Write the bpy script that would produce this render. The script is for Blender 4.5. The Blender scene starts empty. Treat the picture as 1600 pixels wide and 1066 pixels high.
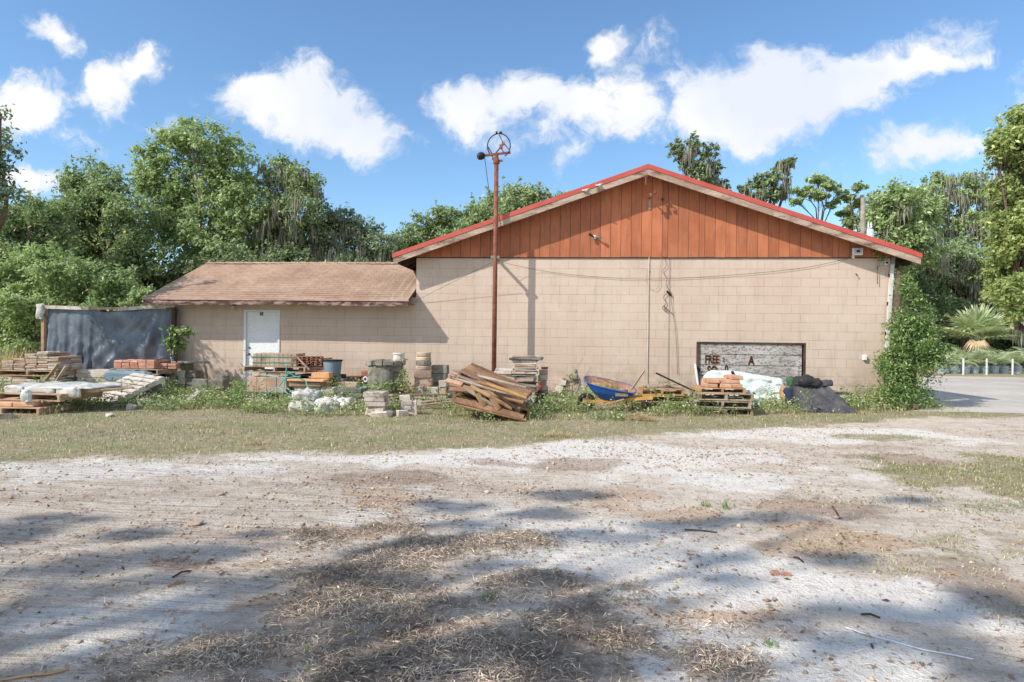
import bpy, math, random
import numpy as np
from mathutils import Vector, Matrix, noise as mnoise
R = math.radians
sc = bpy.context.scene
C = sc.collection

# ------------------------------------------------------------------ camera
FPX = 1000.0                      # focal length in pixels of the 1600 px wide photograph
CAM = Vector((0, -15.13, 1.4))
YAW, PITCH, ROLL = R(5.4), R(-0.29), R(0.7)
CROT = Matrix.Rotation(YAW, 3, 'Z') @ Matrix.Rotation(R(90) + PITCH, 3, 'X') @ Matrix.Rotation(ROLL, 3, 'Z')
cd = bpy.data.cameras.new('camera'); cam = bpy.data.objects.new('camera', cd); C.objects.link(cam)
cd.lens = 36 * FPX / 1600; cd.sensor_width = 36; cd.clip_start = 0.05; cd.clip_end = 3000
cam.location = CAM; cam.rotation_euler = CROT.to_euler()
sc.camera = cam

def ray(px, py): return CROT @ Vector(((px - 800) / FPX, -(py - 533) / FPX, -1))
def G(px, py, z=0.0):             # where the line of sight through a pixel meets the level z
    d = ray(px, py); t = (z - CAM.z) / d.z; return CAM + d * t
def W(px, py, y=0.0):             # ... meets the vertical plane at distance y
    d = ray(px, py); t = (y - CAM.y) / d.y; return CAM + d * t
def depth(p): return -(CROT.transposed() @ (Vector(p) - CAM)).z
def at(px, by, py=None):          # ground point under a foot pixel; with py the point above it
    g = G(px, by); return g if py is None else W(px, py, g.y)

# ------------------------------------------------------------------ sun, sky, exposure
SUN = Vector((1.30, 1.0, -1.36)).normalized()      # direction the light travels
sl = bpy.data.lights.new('sun', 'SUN'); sl.energy = 4.4; sl.angle = R(0.55); sl.color = (1.0, 0.94, 0.85)
so = bpy.data.objects.new('sun', sl); C.objects.link(so)
so.rotation_euler = SUN.to_track_quat('-Z', 'Y').to_euler()
sc.view_settings.view_transform = 'Standard'; sc.view_settings.look = 'None'
sc.view_settings.exposure = 0.08; sc.view_settings.gamma = 1.0
try: sc.view_settings.use_curve_mapping = False
except Exception: pass
sc.cycles.max_bounces = 8; sc.cycles.transparent_max_bounces = 8
wd = bpy.data.worlds.new('World'); sc.world = wd; wd.use_nodes = True
wt = wd.node_tree; wt.nodes.clear()
def wn(t, **k):
    n = wt.nodes.new(t)
    for a, b in k.items(): setattr(n, a, b)
    return n
def wmath(op, a, b=None, c=None, clamp=False):
    n = wn('ShaderNodeMath', operation=op, use_clamp=clamp)
    for i, v in enumerate((a, b, c)):
        if v is None: continue
        if isinstance(v, (int, float)): n.inputs[i].default_value = v
        else: wt.links.new(v, n.inputs[i])
    return n.outputs[0]
sky = wn('ShaderNodeTexSky', sky_type='NISHITA', sun_disc=False, sun_elevation=math.asin(-SUN.z),
         sun_rotation=math.atan2(-SUN.x, -SUN.y), altitude=0, air_density=1.1, dust_density=0.15, ozone_density=1.5)
tc = wn('ShaderNodeTexCoord')
sx = wn('ShaderNodeSeparateXYZ'); wt.links.new(tc.outputs['Generated'], sx.inputs[0])
ysafe = wmath('MAXIMUM', sx.outputs[1], 0.02)
gx = wmath('DIVIDE', sx.outputs[0], ysafe); gz = wmath('DIVIDE', sx.outputs[2], ysafe)
cp = wn('ShaderNodeCombineXYZ'); wt.links.new(gx, cp.inputs[0]); wt.links.new(gz, cp.inputs[1])
# distort
def wnoise(scale, detail, rough, src, col=False):
    n = wn('ShaderNodeTexNoise'); n.inputs['Scale'].default_value = scale; n.inputs['Detail'].default_value = detail
    n.inputs['Roughness'].default_value = rough; wt.links.new(src, n.inputs['Vector'])
    return n.outputs['Color' if col else 'Fac']
dn = wnoise(7, 4, .6, cp.outputs[0], True)
vs = wn('ShaderNodeVectorMath', operation='SUBTRACT'); wt.links.new(dn, vs.inputs[0]); vs.inputs[1].default_value = (.5, .5, .5)
vm = wn('ShaderNodeVectorMath', operation='MULTIPLY_ADD'); wt.links.new(vs.outputs[0], vm.inputs[0])
vm.inputs[1].default_value = (.10, .10, 0); wt.links.new(cp.outputs[0], vm.inputs[2])
pos = vm.outputs[0]
CLOUDS = [  # centre x, y, half width, half height (photo px), tilt deg, strength
 (85,55,58,27,-20,.9),(40,165,75,52,-5,1.15),(165,128,55,48,35,1.0),(215,98,45,34,10,1.0),(160,165,30,36,0,.7),(235,187,38,14,-5,.5),(95,215,85,18,-10,.42),(48,292,62,26,0,1.2),
 (405,150,82,42,0,1.2),(480,160,105,58,-14,1.35),(545,195,85,44,-20,1.25),(600,208,55,20,-8,.9),
 (740,165,72,48,0,1.15),(820,150,95,46,5,1.2),(905,165,90,52,0,1.05),(985,160,62,50,0,1.0),(850,205,110,30,5,.55),(890,235,32,28,0,.4),(945,125,30,16,0,.6),
 (945,78,36,19,25,.75),(1022,60,36,32,10,.62),(1060,85,45,16,-35,.3),(1055,120,40,22,0,.55),
 (1130,160,75,70,0,1.3),(1200,150,100,68,0,1.4),(1290,150,110,48,12,1.3),(1400,100,110,34,14,1.2),(1480,95,62,18,8,.9),(1160,215,70,26,0,.8),(1350,130,90,40,20,.9),
 (1430,235,85,34,5,1.0),(1500,225,60,26,5,.8),(1370,255,70,22,5,.6),(1180,120,60,30,0,.9),
 (-150,100,120,60,0,1),(1800,120,160,60,10,1),(1950,300,120,40,0,.8),(-350,260,150,50,0,1)]
acc = None
for (x, y, a, b, ang, st) in CLOUDS:
    d = ray(x, y); c = (d.x / d.y, d.z / d.y)
    mp = wn('ShaderNodeMapping', vector_type='TEXTURE')
    mp.inputs['Location'].default_value = (c[0], c[1], 0); mp.inputs['Rotation'].default_value = (0, 0, R(ang))
    mp.inputs['Scale'].default_value = (a * 1.35 / FPX, b * 1.35 / FPX, 1)
    wt.links.new(pos, mp.inputs[0])
    ln = wn('ShaderNodeVectorMath', operation='LENGTH'); wt.links.new(mp.outputs[0], ln.inputs[0])
    v = wmath('MULTIPLY', wmath('SUBTRACT', 1.0, ln.outputs['Value']), st)
    acc = v if acc is None else wmath('SMOOTH_MAX', acc, v, .12)
n1 = wnoise(13, 10, .66, pos); n2 = wnoise(3.5, 4, .5, pos)
dens = wmath('ADD', acc, wmath('MULTIPLY', wmath('SUBTRACT', n1, .5), 2.1))
dens = wmath('ADD', dens, wmath('MULTIPLY', wmath('SUBTRACT', n2, .5), .25))
mr = wn('ShaderNodeMapRange', interpolation_type='SMOOTHERSTEP'); wt.links.new(dens, mr.inputs[0])
mr.inputs[1].default_value = .0; mr.inputs[2].default_value = .78
fr = wmath('MULTIPLY', mr.outputs[0], wmath('GREATER_THAN', sx.outputs[1], .03))
# added broken cloud, unseen behind the camera and overhead, for neutral fill light
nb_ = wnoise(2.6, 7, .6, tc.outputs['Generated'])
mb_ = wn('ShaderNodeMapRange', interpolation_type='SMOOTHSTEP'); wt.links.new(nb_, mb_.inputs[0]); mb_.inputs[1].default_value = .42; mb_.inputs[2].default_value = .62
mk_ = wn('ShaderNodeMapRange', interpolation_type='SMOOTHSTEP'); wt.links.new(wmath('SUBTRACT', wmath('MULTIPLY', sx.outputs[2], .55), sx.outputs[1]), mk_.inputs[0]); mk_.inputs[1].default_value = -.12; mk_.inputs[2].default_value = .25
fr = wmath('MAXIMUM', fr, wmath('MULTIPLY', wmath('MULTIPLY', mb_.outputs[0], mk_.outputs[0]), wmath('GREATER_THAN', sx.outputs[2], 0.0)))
# cloud colour: white with slightly bluish thinner parts
cr = wn('ShaderNodeMapRange'); wt.links.new(n2, cr.inputs[0]); cr.inputs[1].default_value = .40; cr.inputs[2].default_value = .60
cm = wn('ShaderNodeMix', data_type='RGBA'); wt.links.new(cr.outputs[0], cm.inputs[0])
CLW = 7.7
cm.inputs[6].default_value = (.80 * CLW, .85 * CLW, .95 * CLW, 1); cm.inputs[7].default_value = (1.0 * CLW, 1.0 * CLW, 1.0 * CLW, 1)
sg = wn('ShaderNodeMix', data_type='RGBA', blend_type='MULTIPLY'); sg.inputs[0].default_value = 1.0
wt.links.new(sky.outputs[0], sg.inputs[6]); sg.inputs[7].default_value = (0.97, 1.20, 1.38, 1)
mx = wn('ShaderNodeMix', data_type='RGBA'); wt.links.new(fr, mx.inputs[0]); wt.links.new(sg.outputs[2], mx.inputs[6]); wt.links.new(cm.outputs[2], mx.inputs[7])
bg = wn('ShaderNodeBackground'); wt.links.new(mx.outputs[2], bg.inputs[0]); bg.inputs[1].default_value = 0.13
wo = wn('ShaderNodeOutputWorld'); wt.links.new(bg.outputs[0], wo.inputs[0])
wd.cycles.sampling_method = 'MANUAL'; wd.cycles.sample_map_resolution = 512

# ------------------------------------------------------------------ materials
def lin(r, g, b):
    f = lambda c: ((c / 255 + .055) / 1.055) ** 2.4 if c > 10 else c / 255 / 12.92
    return (f(r), f(g), f(b), 1)
def newmat(name):
    m = bpy.data.materials.new(name); m.use_nodes = True
    nt = m.node_tree; return m, nt, nt.nodes['Principled BSDF']
class NT:
    def __init__(s, nt): s.t = nt
    def n(s, ty, ins=None, **k):
        n = s.t.nodes.new(ty)
        for a, b in k.items(): setattr(n, a, b)
        if ins:
            for a, v in ins.items():
                if isinstance(v, bpy.types.NodeSocket): s.t.links.new(v, n.inputs[a])
                else: n.inputs[a].default_value = v
        return n
    def noise(s, vec, scale, detail=4, rough=.55):
        return s.n('ShaderNodeTexNoise', {'Vector': vec, 'Scale': scale, 'Detail': detail, 'Roughness': rough}).outputs['Fac']
    def ramp(s, fac, a, b):
        return s.n('ShaderNodeMapRange', {0: fac, 1: a, 2: b}, interpolation_type='SMOOTHSTEP').outputs[0]
    def mix(s, f, a, b, blend='MIX'):
        return s.n('ShaderNodeMix', {0: f, 6: a, 7: b}, data_type='RGBA', blend_type=blend).outputs[2]
    def math(s, op, a, b=0.0, c=None):
        d = {0: a, 1: b}
        if c is not None: d[2] = c
        return s.n('ShaderNodeMath', d, operation=op).outputs[0]
def pmat(name, c1, c2, scale=3, rough=.85, bump=.25, bscale=40, island=.0, c3=None, thr=(.55, .7), stretch=(1, 1, 1), metal=0, spec=.3, s3=6, orand=.0, bdist=.01):
    m, nt, p = newmat(name); N = NT(nt)
    co = N.n('ShaderNodeTexCoord').outputs['Object']
    oi = N.n('ShaderNodeObjectInfo').outputs['Random']
    co2 = N.n('ShaderNodeVectorMath', {0: co, 1: (0, 0, 0)}, operation='ADD')
    cx = N.n('ShaderNodeCombineXYZ', {0: N.math('MULTIPLY', oi, 37.), 1: N.math('MULTIPLY', oi, 11.), 2: 0.0}).outputs[0]
    nt.links.new(cx, co2.inputs[1])
    v = N.n('ShaderNodeMapping', {0: co2.outputs[0], 3: stretch}).outputs[0]
    col = N.mix(N.ramp(N.noise(v, scale), .32, .68), c1, c2)
    if c3: col = N.mix(N.ramp(N.noise(v, s3, 7, .65), thr[0], thr[1]), col, c3)
    col = N.mix(N.math('MULTIPLY', N.ramp(N.noise(v, bscale, 3), .35, .75), .22), col, (.03, .025, .02, 1))
    val = 1.0
    if island or orand:
        isl = N.n('ShaderNodeNewGeometry').outputs['Random Per Island']
        a = N.math('MULTIPLY_ADD', isl, island, 1 - island * .5)
        b = N.math('MULTIPLY_ADD', oi, orand, 1 - orand * .5)
        val = N.math('MULTIPLY', a, b)
        h = N.n('ShaderNodeHueSaturation', {'Color': col, 'Value': val, 'Hue': N.math('MULTIPLY_ADD', isl, .02 * min(1, island * 3), .5 - .01 * min(1, island * 3))})
        col = h.outputs[0]
    nt.links.new(col, p.inputs['Base Color'])
    p.inputs['Roughness'].default_value = rough; p.inputs['Metallic'].default_value = metal
    p.inputs['Specular IOR Level'].default_value = spec
    if bump:
        bn = N.n('ShaderNodeBump', {'Height': N.noise(v, bscale, 5, .6), 'Strength': bump, 'Distance': bdist})
        nt.links.new(bn.outputs[0], p.inputs['Normal'])
    return m
def leafmat(name, c1, c2, c3=None, island=.5, nscale=.35, trans=.38, rough=.55, spec=.3):
    m, nt, p = newmat(name); N = NT(nt)
    co = N.n('ShaderNodeTexCoord').outputs['Object']
    isl = N.n('ShaderNodeNewGeometry').outputs['Random Per Island']
    col = N.mix(N.ramp(N.noise(co, nscale, 3), .35, .65), c1, c2)
    if c3: col = N.mix(N.math('GREATER_THAN', N.math('FRACT', N.math('MULTIPLY', isl, 17.3)), .84), col, c3)
    h = N.n('ShaderNodeHueSaturation', {'Color': col, 'Saturation': .92, 'Value': N.math('MULTIPLY_ADD', isl, island * 1.2, 1.2 - island * .6), 'Hue': N.math('MULTIPLY_ADD', N.math('FRACT', N.math('MULTIPLY', isl, 7.7)), .04, .48)})
    nt.links.new(h.outputs[0], p.inputs['Base Color']); p.inputs['Roughness'].default_value = rough
    p.inputs['Specular IOR Level'].default_value = spec
    tr = N.n('ShaderNodeBsdfTranslucent', {'Color': N.mix(1.0, h.outputs[0], (1.1, 1.15, .8, 1), 'MULTIPLY')})
    ms = N.n('ShaderNodeMixShader', {0: trans, 1: p.outputs[0], 2: tr.outputs[0]})
    nt.links.new(ms.outputs[0], nt.nodes['Material Output'].inputs[0])
    return m
MT = {}
def M_(k, *a, **kw): MT[k] = pmat(k, *a, **kw)
M_('weathered_wood', lin(190,172,152), lin(146,126,108), 2, island=.45, stretch=(1,1,1), c3=lin(90,75,62), bscale=60)
M_('pile_wood', lin(172,132,102), lin(126,92,70), 3, island=.5, c3=lin(176,156,136), bscale=60)
M_('brown_wood', lin(202,172,142), lin(160,132,108), 3, island=.5, c3=lin(136,112,92), bscale=60)
M_('tan_wood', lin(196,160,120), lin(164,124,90), 3, island=.4, c3=lin(120,96,74), bscale=60)
M_('white_wood', lin(216,208,198), lin(186,172,160), 4, island=.25, c3=lin(136,118,104), thr=(.5,.66))
M_('dark_wood', lin(96,76,62), lin(66,52,44), 3, island=.4)
M_('yellow_wood', lin(214,170,104), lin(186,138,78), 3, island=.3)
M_('grey_stone', lin(150,146,134), lin(112,108,98), 5, island=.2, orand=.3, c3=lin(84,84,72), bump=.6, bscale=50)
M_('pale_stone', lin(222,212,200), lin(192,180,164), 5, island=.15, orand=.22, c3=lin(140,128,112), bump=.6, bscale=50)
M_('tan_stone', lin(208,184,162), lin(182,156,134), 4, island=.15, orand=.3, c3=lin(146,132,118), bump=.6, bscale=50)
M_('pink_stone', lin(196,168,148), lin(172,144,124), 4, orand=.3, c3=lin(200,184,168), bump=.5, bscale=50)
M_('orange_stone', lin(226,176,128), lin(204,152,106), 6, orand=.15, c3=lin(226,204,178), bump=.6, bscale=40)
M_('red_brick', lin(206,158,138), lin(184,132,112), 6, orand=.35, c3=lin(190,150,128), bump=.5, bscale=60)
M_('orange_brick', lin(214,172,142), lin(198,150,120), 6, orand=.25, bump=.4, bscale=60)
M_('terracotta', lin(192,134,112), lin(160,106,88), 5, orand=.3, c3=lin(200,140,110))
M_('mossy_stone', lin(164,158,146), lin(126,121,110), 4, c3=lin(98,98,80), thr=(.5,.64), orand=.2, bump=.7)
M_('white_plastic', lin(222,220,214), lin(192,188,178), 4, rough=.45, c3=lin(180,172,160), thr=(.6,.75), bump=.25, bscale=14, spec=.5)
M_('white_sheet', lin(228,236,232), lin(208,220,216), 2, rough=.5, c3=lin(176,174,158), thr=(.6,.75), bump=.6, bscale=9, spec=.4, bdist=.04)
M_('white_paint', lin(240,241,243), lin(228,230,232), 2, rough=.5, bump=.1)
M_('white_metal', lin(226,222,214), lin(206,200,190), 4, rough=.5, c3=lin(150,110,88), thr=(.62,.72), bump=.15)
M_('rust_metal', lin(150,96,78), lin(122,74,60), 9, rough=.75, c3=lin(168,116,96), bump=.4, bscale=60, metal=.15)
M_('grey_metal', lin(150,152,152), lin(118,120,120), 6, rough=.5, metal=.4)
M_('dark_metal', lin(54,50,48), lin(38,34,32), 6, rough=.55, metal=.3, c3=lin(88,60,46))
M_('black_plastic', lin(46,47,50), lin(34,34,37), 4, rough=.5, spec=.5)
M_('black_fabric', lin(94,92,95), lin(76,75,79), 3, rough=.75, bump=.5, bscale=25, bdist=.02)
M_('teal_metal', lin(108,190,180), lin(86,168,160), 6, rough=.5, c3=lin(150,200,190))
M_('green_strap', lin(70,160,130), lin(60,150,120), 6, rough=.5)
M_('blue_paint', lin(36,98,178), lin(28,84,160), 4, rough=.4, spec=.5, c3=lin(70,120,180), thr=(.62,.72))
M_('grey_bucket', lin(136,154,164), lin(118,138,150), 3, rough=.6)
M_('pot_plastic', lin(190,205,216), lin(168,186,198), 2, rough=.6)
M_('rubber', lin(60,56,54), lin(44,42,40), 6, rough=.9)
M_('rust_inner', lin(150,100,80), lin(170,140,126), 4, rough=.8, c3=lin(120,70,50))
M_('straw', lin(206,184,140), lin(180,154,110), 8, island=.4)
M_('fascia_old', lin(176,150,138), lin(128,102,92), 9, c3=lin(84,64,56), thr=(.42,.56), s3=14, bump=.6, stretch=(.35,1,1))
M_('rake_wood', lin(198,178,160), lin(160,136,120), 5, c3=lin(118,92,78), thr=(.5,.66), bump=.5, stretch=(.3,1,1))
M_('red_metal', lin(200,92,78), lin(190,80,68), 2, rough=.5, spec=.5, bump=.05)
M_('soffit_dark', lin(86,66,56), lin(66,50,44), 4)
M_('bark', lin(124,108,92), lin(88,74,62), 4, rough=.95, bump=1, bscale=14, bdist=.05)
M_('pale_bark', lin(168,158,144), lin(132,122,108), 4, rough=.95, bump=.8, bscale=14)
M_('pole_wood', lin(186,176,164), lin(150,140,128), 4)
M_('glass_clear', lin(190,190,186), lin(170,170,168), 4, rough=.2, spec=.6)
M_('cable_dark', lin(90,74,64), lin(70,58,50), 4)
M_('tarp_plastic', lin(112,121,132), lin(74,82,93), 2, rough=.38, spec=.6, bump=.3, bscale=18, bdist=.02, c3=lin(130,134,140), thr=(.62,.8))
M_('green_cloth', lin(64,110,76), lin(50,90,62), 4)
M_('blue_cloth', lin(48,60,84), lin(36,46,68), 4)
M_('tile_siding_brown', lin(120,90,70), lin(100,76,60), 4)
# foliage: dark oak, fresh light, yellow-green, vine, shrub
MT['leaf_oak'] = leafmat('leaf_oak', lin(98,114,76), lin(124,140,98), lin(158,172,130))
MT['leaf_light'] = leafmat('leaf_light', lin(126,148,92), lin(152,170,114), lin(184,196,146))
MT['leaf_mid'] = leafmat('leaf_mid', lin(112,132,84), lin(138,156,106), lin(172,184,136))
MT['leaf_yellow'] = leafmat('leaf_yellow', lin(122,138,72), lin(150,164,92), lin(184,190,124))
MT['leaf_blue'] = leafmat('leaf_blue', lin(100,118,90), lin(128,144,112), lin(160,172,140))
MT['leaf_vine'] = leafmat('leaf_vine', lin(88,116,56), lin(114,138,72), lin(162,182,110), nscale=1.2, rough=.4, spec=.45)
MT['leaf_weed'] = leafmat('leaf_weed', lin(112,132,76), lin(144,156,98), lin(190,188,148), nscale=1.5)
MT['leaf_palm'] = leafmat('leaf_palm', lin(158,172,128), lin(182,192,150), None, nscale=1.0, trans=.2)
MT['leaf_dark'] = leafmat('leaf_dark', lin(70,90,54), lin(88,108,68), lin(116,134,90))
MT['moss'] = leafmat('moss', lin(150,150,132), lin(126,124,108), None, nscale=1.0, trans=.15, rough=.9, spec=.1)
MT['dead_palm'] = leafmat('dead_palm', lin(190,164,130), lin(160,134,104), None, nscale=1.0, trans=.1)
MT['lawn'] = leafmat('lawn', lin(112,128,82), lin(162,154,112), lin(204,188,152), nscale=.8, trans=.2)
MT['thatch'] = leafmat('thatch', lin(204,188,172), lin(154,139,126), lin(228,208,180), nscale=1.6, trans=.1, island=.7, rough=.8)
MT['sprig'] = leafmat('sprig', lin(110,138,80), lin(134,158,96), None, nscale=1.6, trans=.2)
MT['dry_weed'] = leafmat('dry_weed', lin(186,168,120), lin(152,140,96), lin(206,190,150), nscale=1, trans=.2)

# ------------------------------------------------------------------ mesh helpers
def tag(o, label=None, cat=None, group=None, kind=None):
    if label: o['label'] = label
    if cat: o['category'] = cat
    if group: o['group'] = group
    if kind: o['kind'] = kind
    return o
def thing(name, label, cat, loc=(0, 0, 0), rz=0, group=None, rot=None):
    o = bpy.data.objects.new(name, None); C.objects.link(o); o.empty_display_size = .2
    o.location = loc; o.rotation_euler = rot if rot else (0, 0, rz)
    return tag(o, label, cat, group)
def link(name, me, mat, parent=None, loc=None, rz=0, rot=None):
    o = bpy.data.objects.new(name, me); C.objects.link(o)
    if mat is not None and not me.materials: me.materials.append(MT[mat] if isinstance(mat, str) else mat)
    if parent: o.parent = parent
    if loc is not None: o.location = loc
    o.rotation_euler = rot if rot else (0, 0, rz)
    return o
class MB:
    def __init__(s): s.v = []; s.f = []
    def add(s, vs, fs):
        b = len(s.v); s.v += [tuple(v) for v in vs]; s.f += [tuple(b + i for i in f) for f in fs]; return s
    def box(s, c, d, rot=None, ch=0.0, jit=0.0, rng=None):
        hx, hy, hz = d[0] / 2, d[1] / 2, d[2] / 2
        mt = rot.to_matrix() if hasattr(rot, 'to_matrix') else (Matrix.Rotation(rot, 3, 'Z') if rot else None)
        if ch:
            ch = min(ch, hx * .4, hy * .4, hz * .4)
            vs = []; idx = {}
            for sx_ in (-1, 1):
                for sy_ in (-1, 1):
                    for sz_ in (-1, 1):
                        for k in range(3):
                            p = [sx_ * hx, sy_ * hy, sz_ * hz]
                            for a in range(3):
                                if a != k: p[a] -= (sx_, sy_, sz_)[a] * ch
                            idx[(sx_, sy_, sz_, k)] = len(vs); vs.append(Vector(p))
            fs = []
            for k in range(3):
                a, b = [(1, 2), (2, 0), (0, 1)][k]
                for sg_ in (-1, 1):
                    q = []
                    for (u, w) in ((-1, -1), (1, -1), (1, 1), (-1, 1)):
                        t = [0, 0, 0]; t[k] = sg_; t[a] = u; t[b] = w; q.append(idx[(*t, k)])
                    fs.append(q if sg_ > 0 else q[::-1])
            for k in range(3):       # edges parallel to axis k
                a, b = [(1, 2), (2, 0), (0, 1)][k]
                for u in (-1, 1):
                    for w in (-1, 1):
                        t0 = [0, 0, 0]; t0[k] = -1; t0[a] = u; t0[b] = w; t1 = list(t0); t1[k] = 1
                        q = [idx[(*t0, a)], idx[(*t1, a)], idx[(*t1, b)], idx[(*t0, b)]]
                        fs.append(q if u * w < 0 else q[::-1])
            for sx_ in (-1, 1):
                for sy_ in (-1, 1):
                    for sz_ in (-1, 1):
                        q = [idx[(sx_, sy_, sz_, k)] for k in range(3)]
                        fs.append(q if sx_ * sy_ * sz_ > 0 else q[::-1])
        else:
            vs = [Vector((x, y, z)) for x in (-hx, hx) for y in (-hy, hy) for z in (-hz, hz)]
            fs = [(0, 1, 3, 2), (4, 6, 7, 5), (0, 4, 5, 1), (2, 3, 7, 6), (0, 2, 6, 4), (1, 5, 7, 3)]
        if jit:
            r_ = rng or random
            js = {}
            for i, v in enumerate(vs):
                key = (v.x > 0, v.y > 0, v.z > 0)
                if key not in js: js[key] = Vector([r_.uniform(-jit, jit) for _ in range(3)])
                vs[i] = v + js[key]
        cc = Vector(c)
        vs = [(mt @ v if mt else v) + cc for v in vs]
        return s.add(vs, fs)
    def bar(s, a, b, w, h, up=(0, 0, 1)):
        a, b = Vector(a), Vector(b); d = b - a; L = d.length; d.normalize()
        u = Vector(up); sd = d.cross(u)
        if sd.length < 1e-4: sd = d.cross(Vector((1, 0, 0)))
        sd.normalize(); u = sd.cross(d)
        vs = []
        for t in (a, b):
            for (i, j) in ((-1, -1), (1, -1), (1, 1), (-1, 1)): vs.append(t + sd * w / 2 * i + u * h / 2 * j)
        return s.add(vs, [(0, 1, 2, 3), (7, 6, 5, 4), (0, 4, 5, 1), (1, 5, 6, 2), (2, 6, 7, 3), (3, 7, 4, 0)])
    def tube(s, pts, r, n=8, cap=True, closed=False):
        pts = [Vector(p) for p in pts]; m = len(pts)
        rs = r if isinstance(r, (list, tuple)) else [r] * m
        vs = []; prev = None
        for i, p in enumerate(pts):
            a = pts[(i - 1) % m] if (closed or i > 0) else p; b = pts[(i + 1) % m] if (closed or i < m - 1) else p
            d = (b - a)
            if d.length < 1e-7: d = Vector((0, 0, 1))
            d.normalize()
            if prev is None:
                u = d.cross(Vector((0, 0, 1)))
                if u.length < .05: u = d.cross(Vector((0, 1, 0)))
            else: u = prev - d * prev.dot(d)
            u.normalize(); prev = u; w = d.cross(u)
            for k in range(n):
                t = 2 * math.pi * k / n; vs.append(p + (u * math.cos(t) + w * math.sin(t)) * rs[i])
        fs = []
        for i in range(m if closed else m - 1):
            j = (i + 1) % m
            for k in range(n):
                l = (k + 1) % n; fs.append((i * n + k, i * n + l, j * n + l, j * n + k))
        if cap and not closed: fs += [tuple(range(n))[::-1], tuple((m - 1) * n + k for k in range(n))]
        return s.add(vs, fs)
    def lathe(s, prof, c=(0, 0, 0), n=20, cap0=True, cap1=True):
        vs = []; m = len(prof); c = Vector(c)
        for (r, z) in prof:
            for k in range(n):
                t = 2 * math.pi * k / n; vs.append(c + Vector((r * math.cos(t), r * math.sin(t), z)))
        fs = [(i * n + k, i * n + (k + 1) % n, (i + 1) * n + (k + 1) % n, (i + 1) * n + k) for i in range(m - 1) for k in range(n)]
        if cap0: fs.append(tuple(range(n))[::-1])
        if cap1: fs.append(tuple((m - 1) * n + k for k in range(n)))
        return s.add(vs, fs)
    def prism(s, poly, y0, y1):         # polygon in x,z extruded along y
        n = len(poly); vs = [(x, y0, z) for x, z in poly] + [(x, y1, z) for x, z in poly]
        return s.add(vs, [tuple(range(n)), tuple(range(2 * n - 1, n - 1, -1))] + [(i, i + n, (i + 1) % n + n, (i + 1) % n) for i in range(n)])
    def build(s, name, mat, parent=None, loc=None, rz=0, rot=None, origin=None, smooth=False, fixn=True):
        me = bpy.data.meshes.new(name)
        vs = s.v if origin is None else [(v[0] - origin[0], v[1] - origin[1], v[2] - origin[2]) for v in s.v]
        me.from_pydata(vs, [], s.f); me.validate()
        if fixn:
            import bmesh
            bm = bmesh.new(); bm.from_mesh(me); bmesh.ops.recalc_face_normals(bm, faces=bm.faces); bm.to_mesh(me); bm.free()
        if smooth:
            for p in me.polygons: p.use_smooth = True
        o = link(name, me, mat, parent, loc if loc is not None else (origin if (origin is not None and parent is None) else None), rz, rot)
        return o
def npmesh(name, V, F, mat, parent=None, origin=None, smooth=False):
    """V (n,3) float, F list of index arrays (k,3) or (k,4)"""
    V = np.asarray(V, dtype=np.float32)
    if origin is not None: V = V - np.array(origin, dtype=np.float32)
    me = bpy.data.meshes.new(name); me.vertices.add(len(V)); me.vertices.foreach_set('co', V.ravel())
    F = F if isinstance(F, list) else [F]
    li = np.concatenate([f.ravel() for f in F]).astype(np.int32)
    tot = np.concatenate([np.full(len(f), f.shape[1]) for f in F]).astype(np.int32)
    st = np.concatenate([[0], np.cumsum(tot)[:-1]]).astype(np.int32)
    me.loops.add(len(li)); me.loops.foreach_set('vertex_index', li)
    me.polygons.add(len(tot)); me.polygons.foreach_set('loop_start', st); me.polygons.foreach_set('loop_total', tot)
    if smooth: me.polygons.foreach_set('use_smooth', np.ones(len(tot), dtype=bool))
    me.update(calc_edges=True)
    o = link(name, me, mat, parent, origin if (origin is not None and parent is None) else None)
    return o
def unit(a): return a / np.maximum(np.linalg.norm(a, axis=1, keepdims=True), 1e-6)
def leaf_verts(P, Nn, L, Wd, rs, fold=.25, T=None):
    n = len(P)
    if T is None: T = rs.normal(size=(n, 3))
    T = unit(T - Nn * (T * Nn).sum(1, keepdims=True)); B = np.cross(Nn, T)
    L = np.asarray(L).reshape(-1, 1) * np.ones((n, 1)); Wd = np.asarray(Wd).reshape(-1, 1) * np.ones((n, 1))
    a = P - T * L; c = P + T * L; lift = Nn * Wd * fold
    b = P - B * Wd + lift + T * L * .15; d = P + B * Wd + lift + T * L * .15
    V = np.stack([a, b, c, d], 1).reshape(-1, 3)
    i = np.arange(n) * 4
    F = np.concatenate([np.stack([i, i + 1, i + 2], 1), np.stack([i, i + 2, i + 3], 1)])
    return V, F
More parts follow.
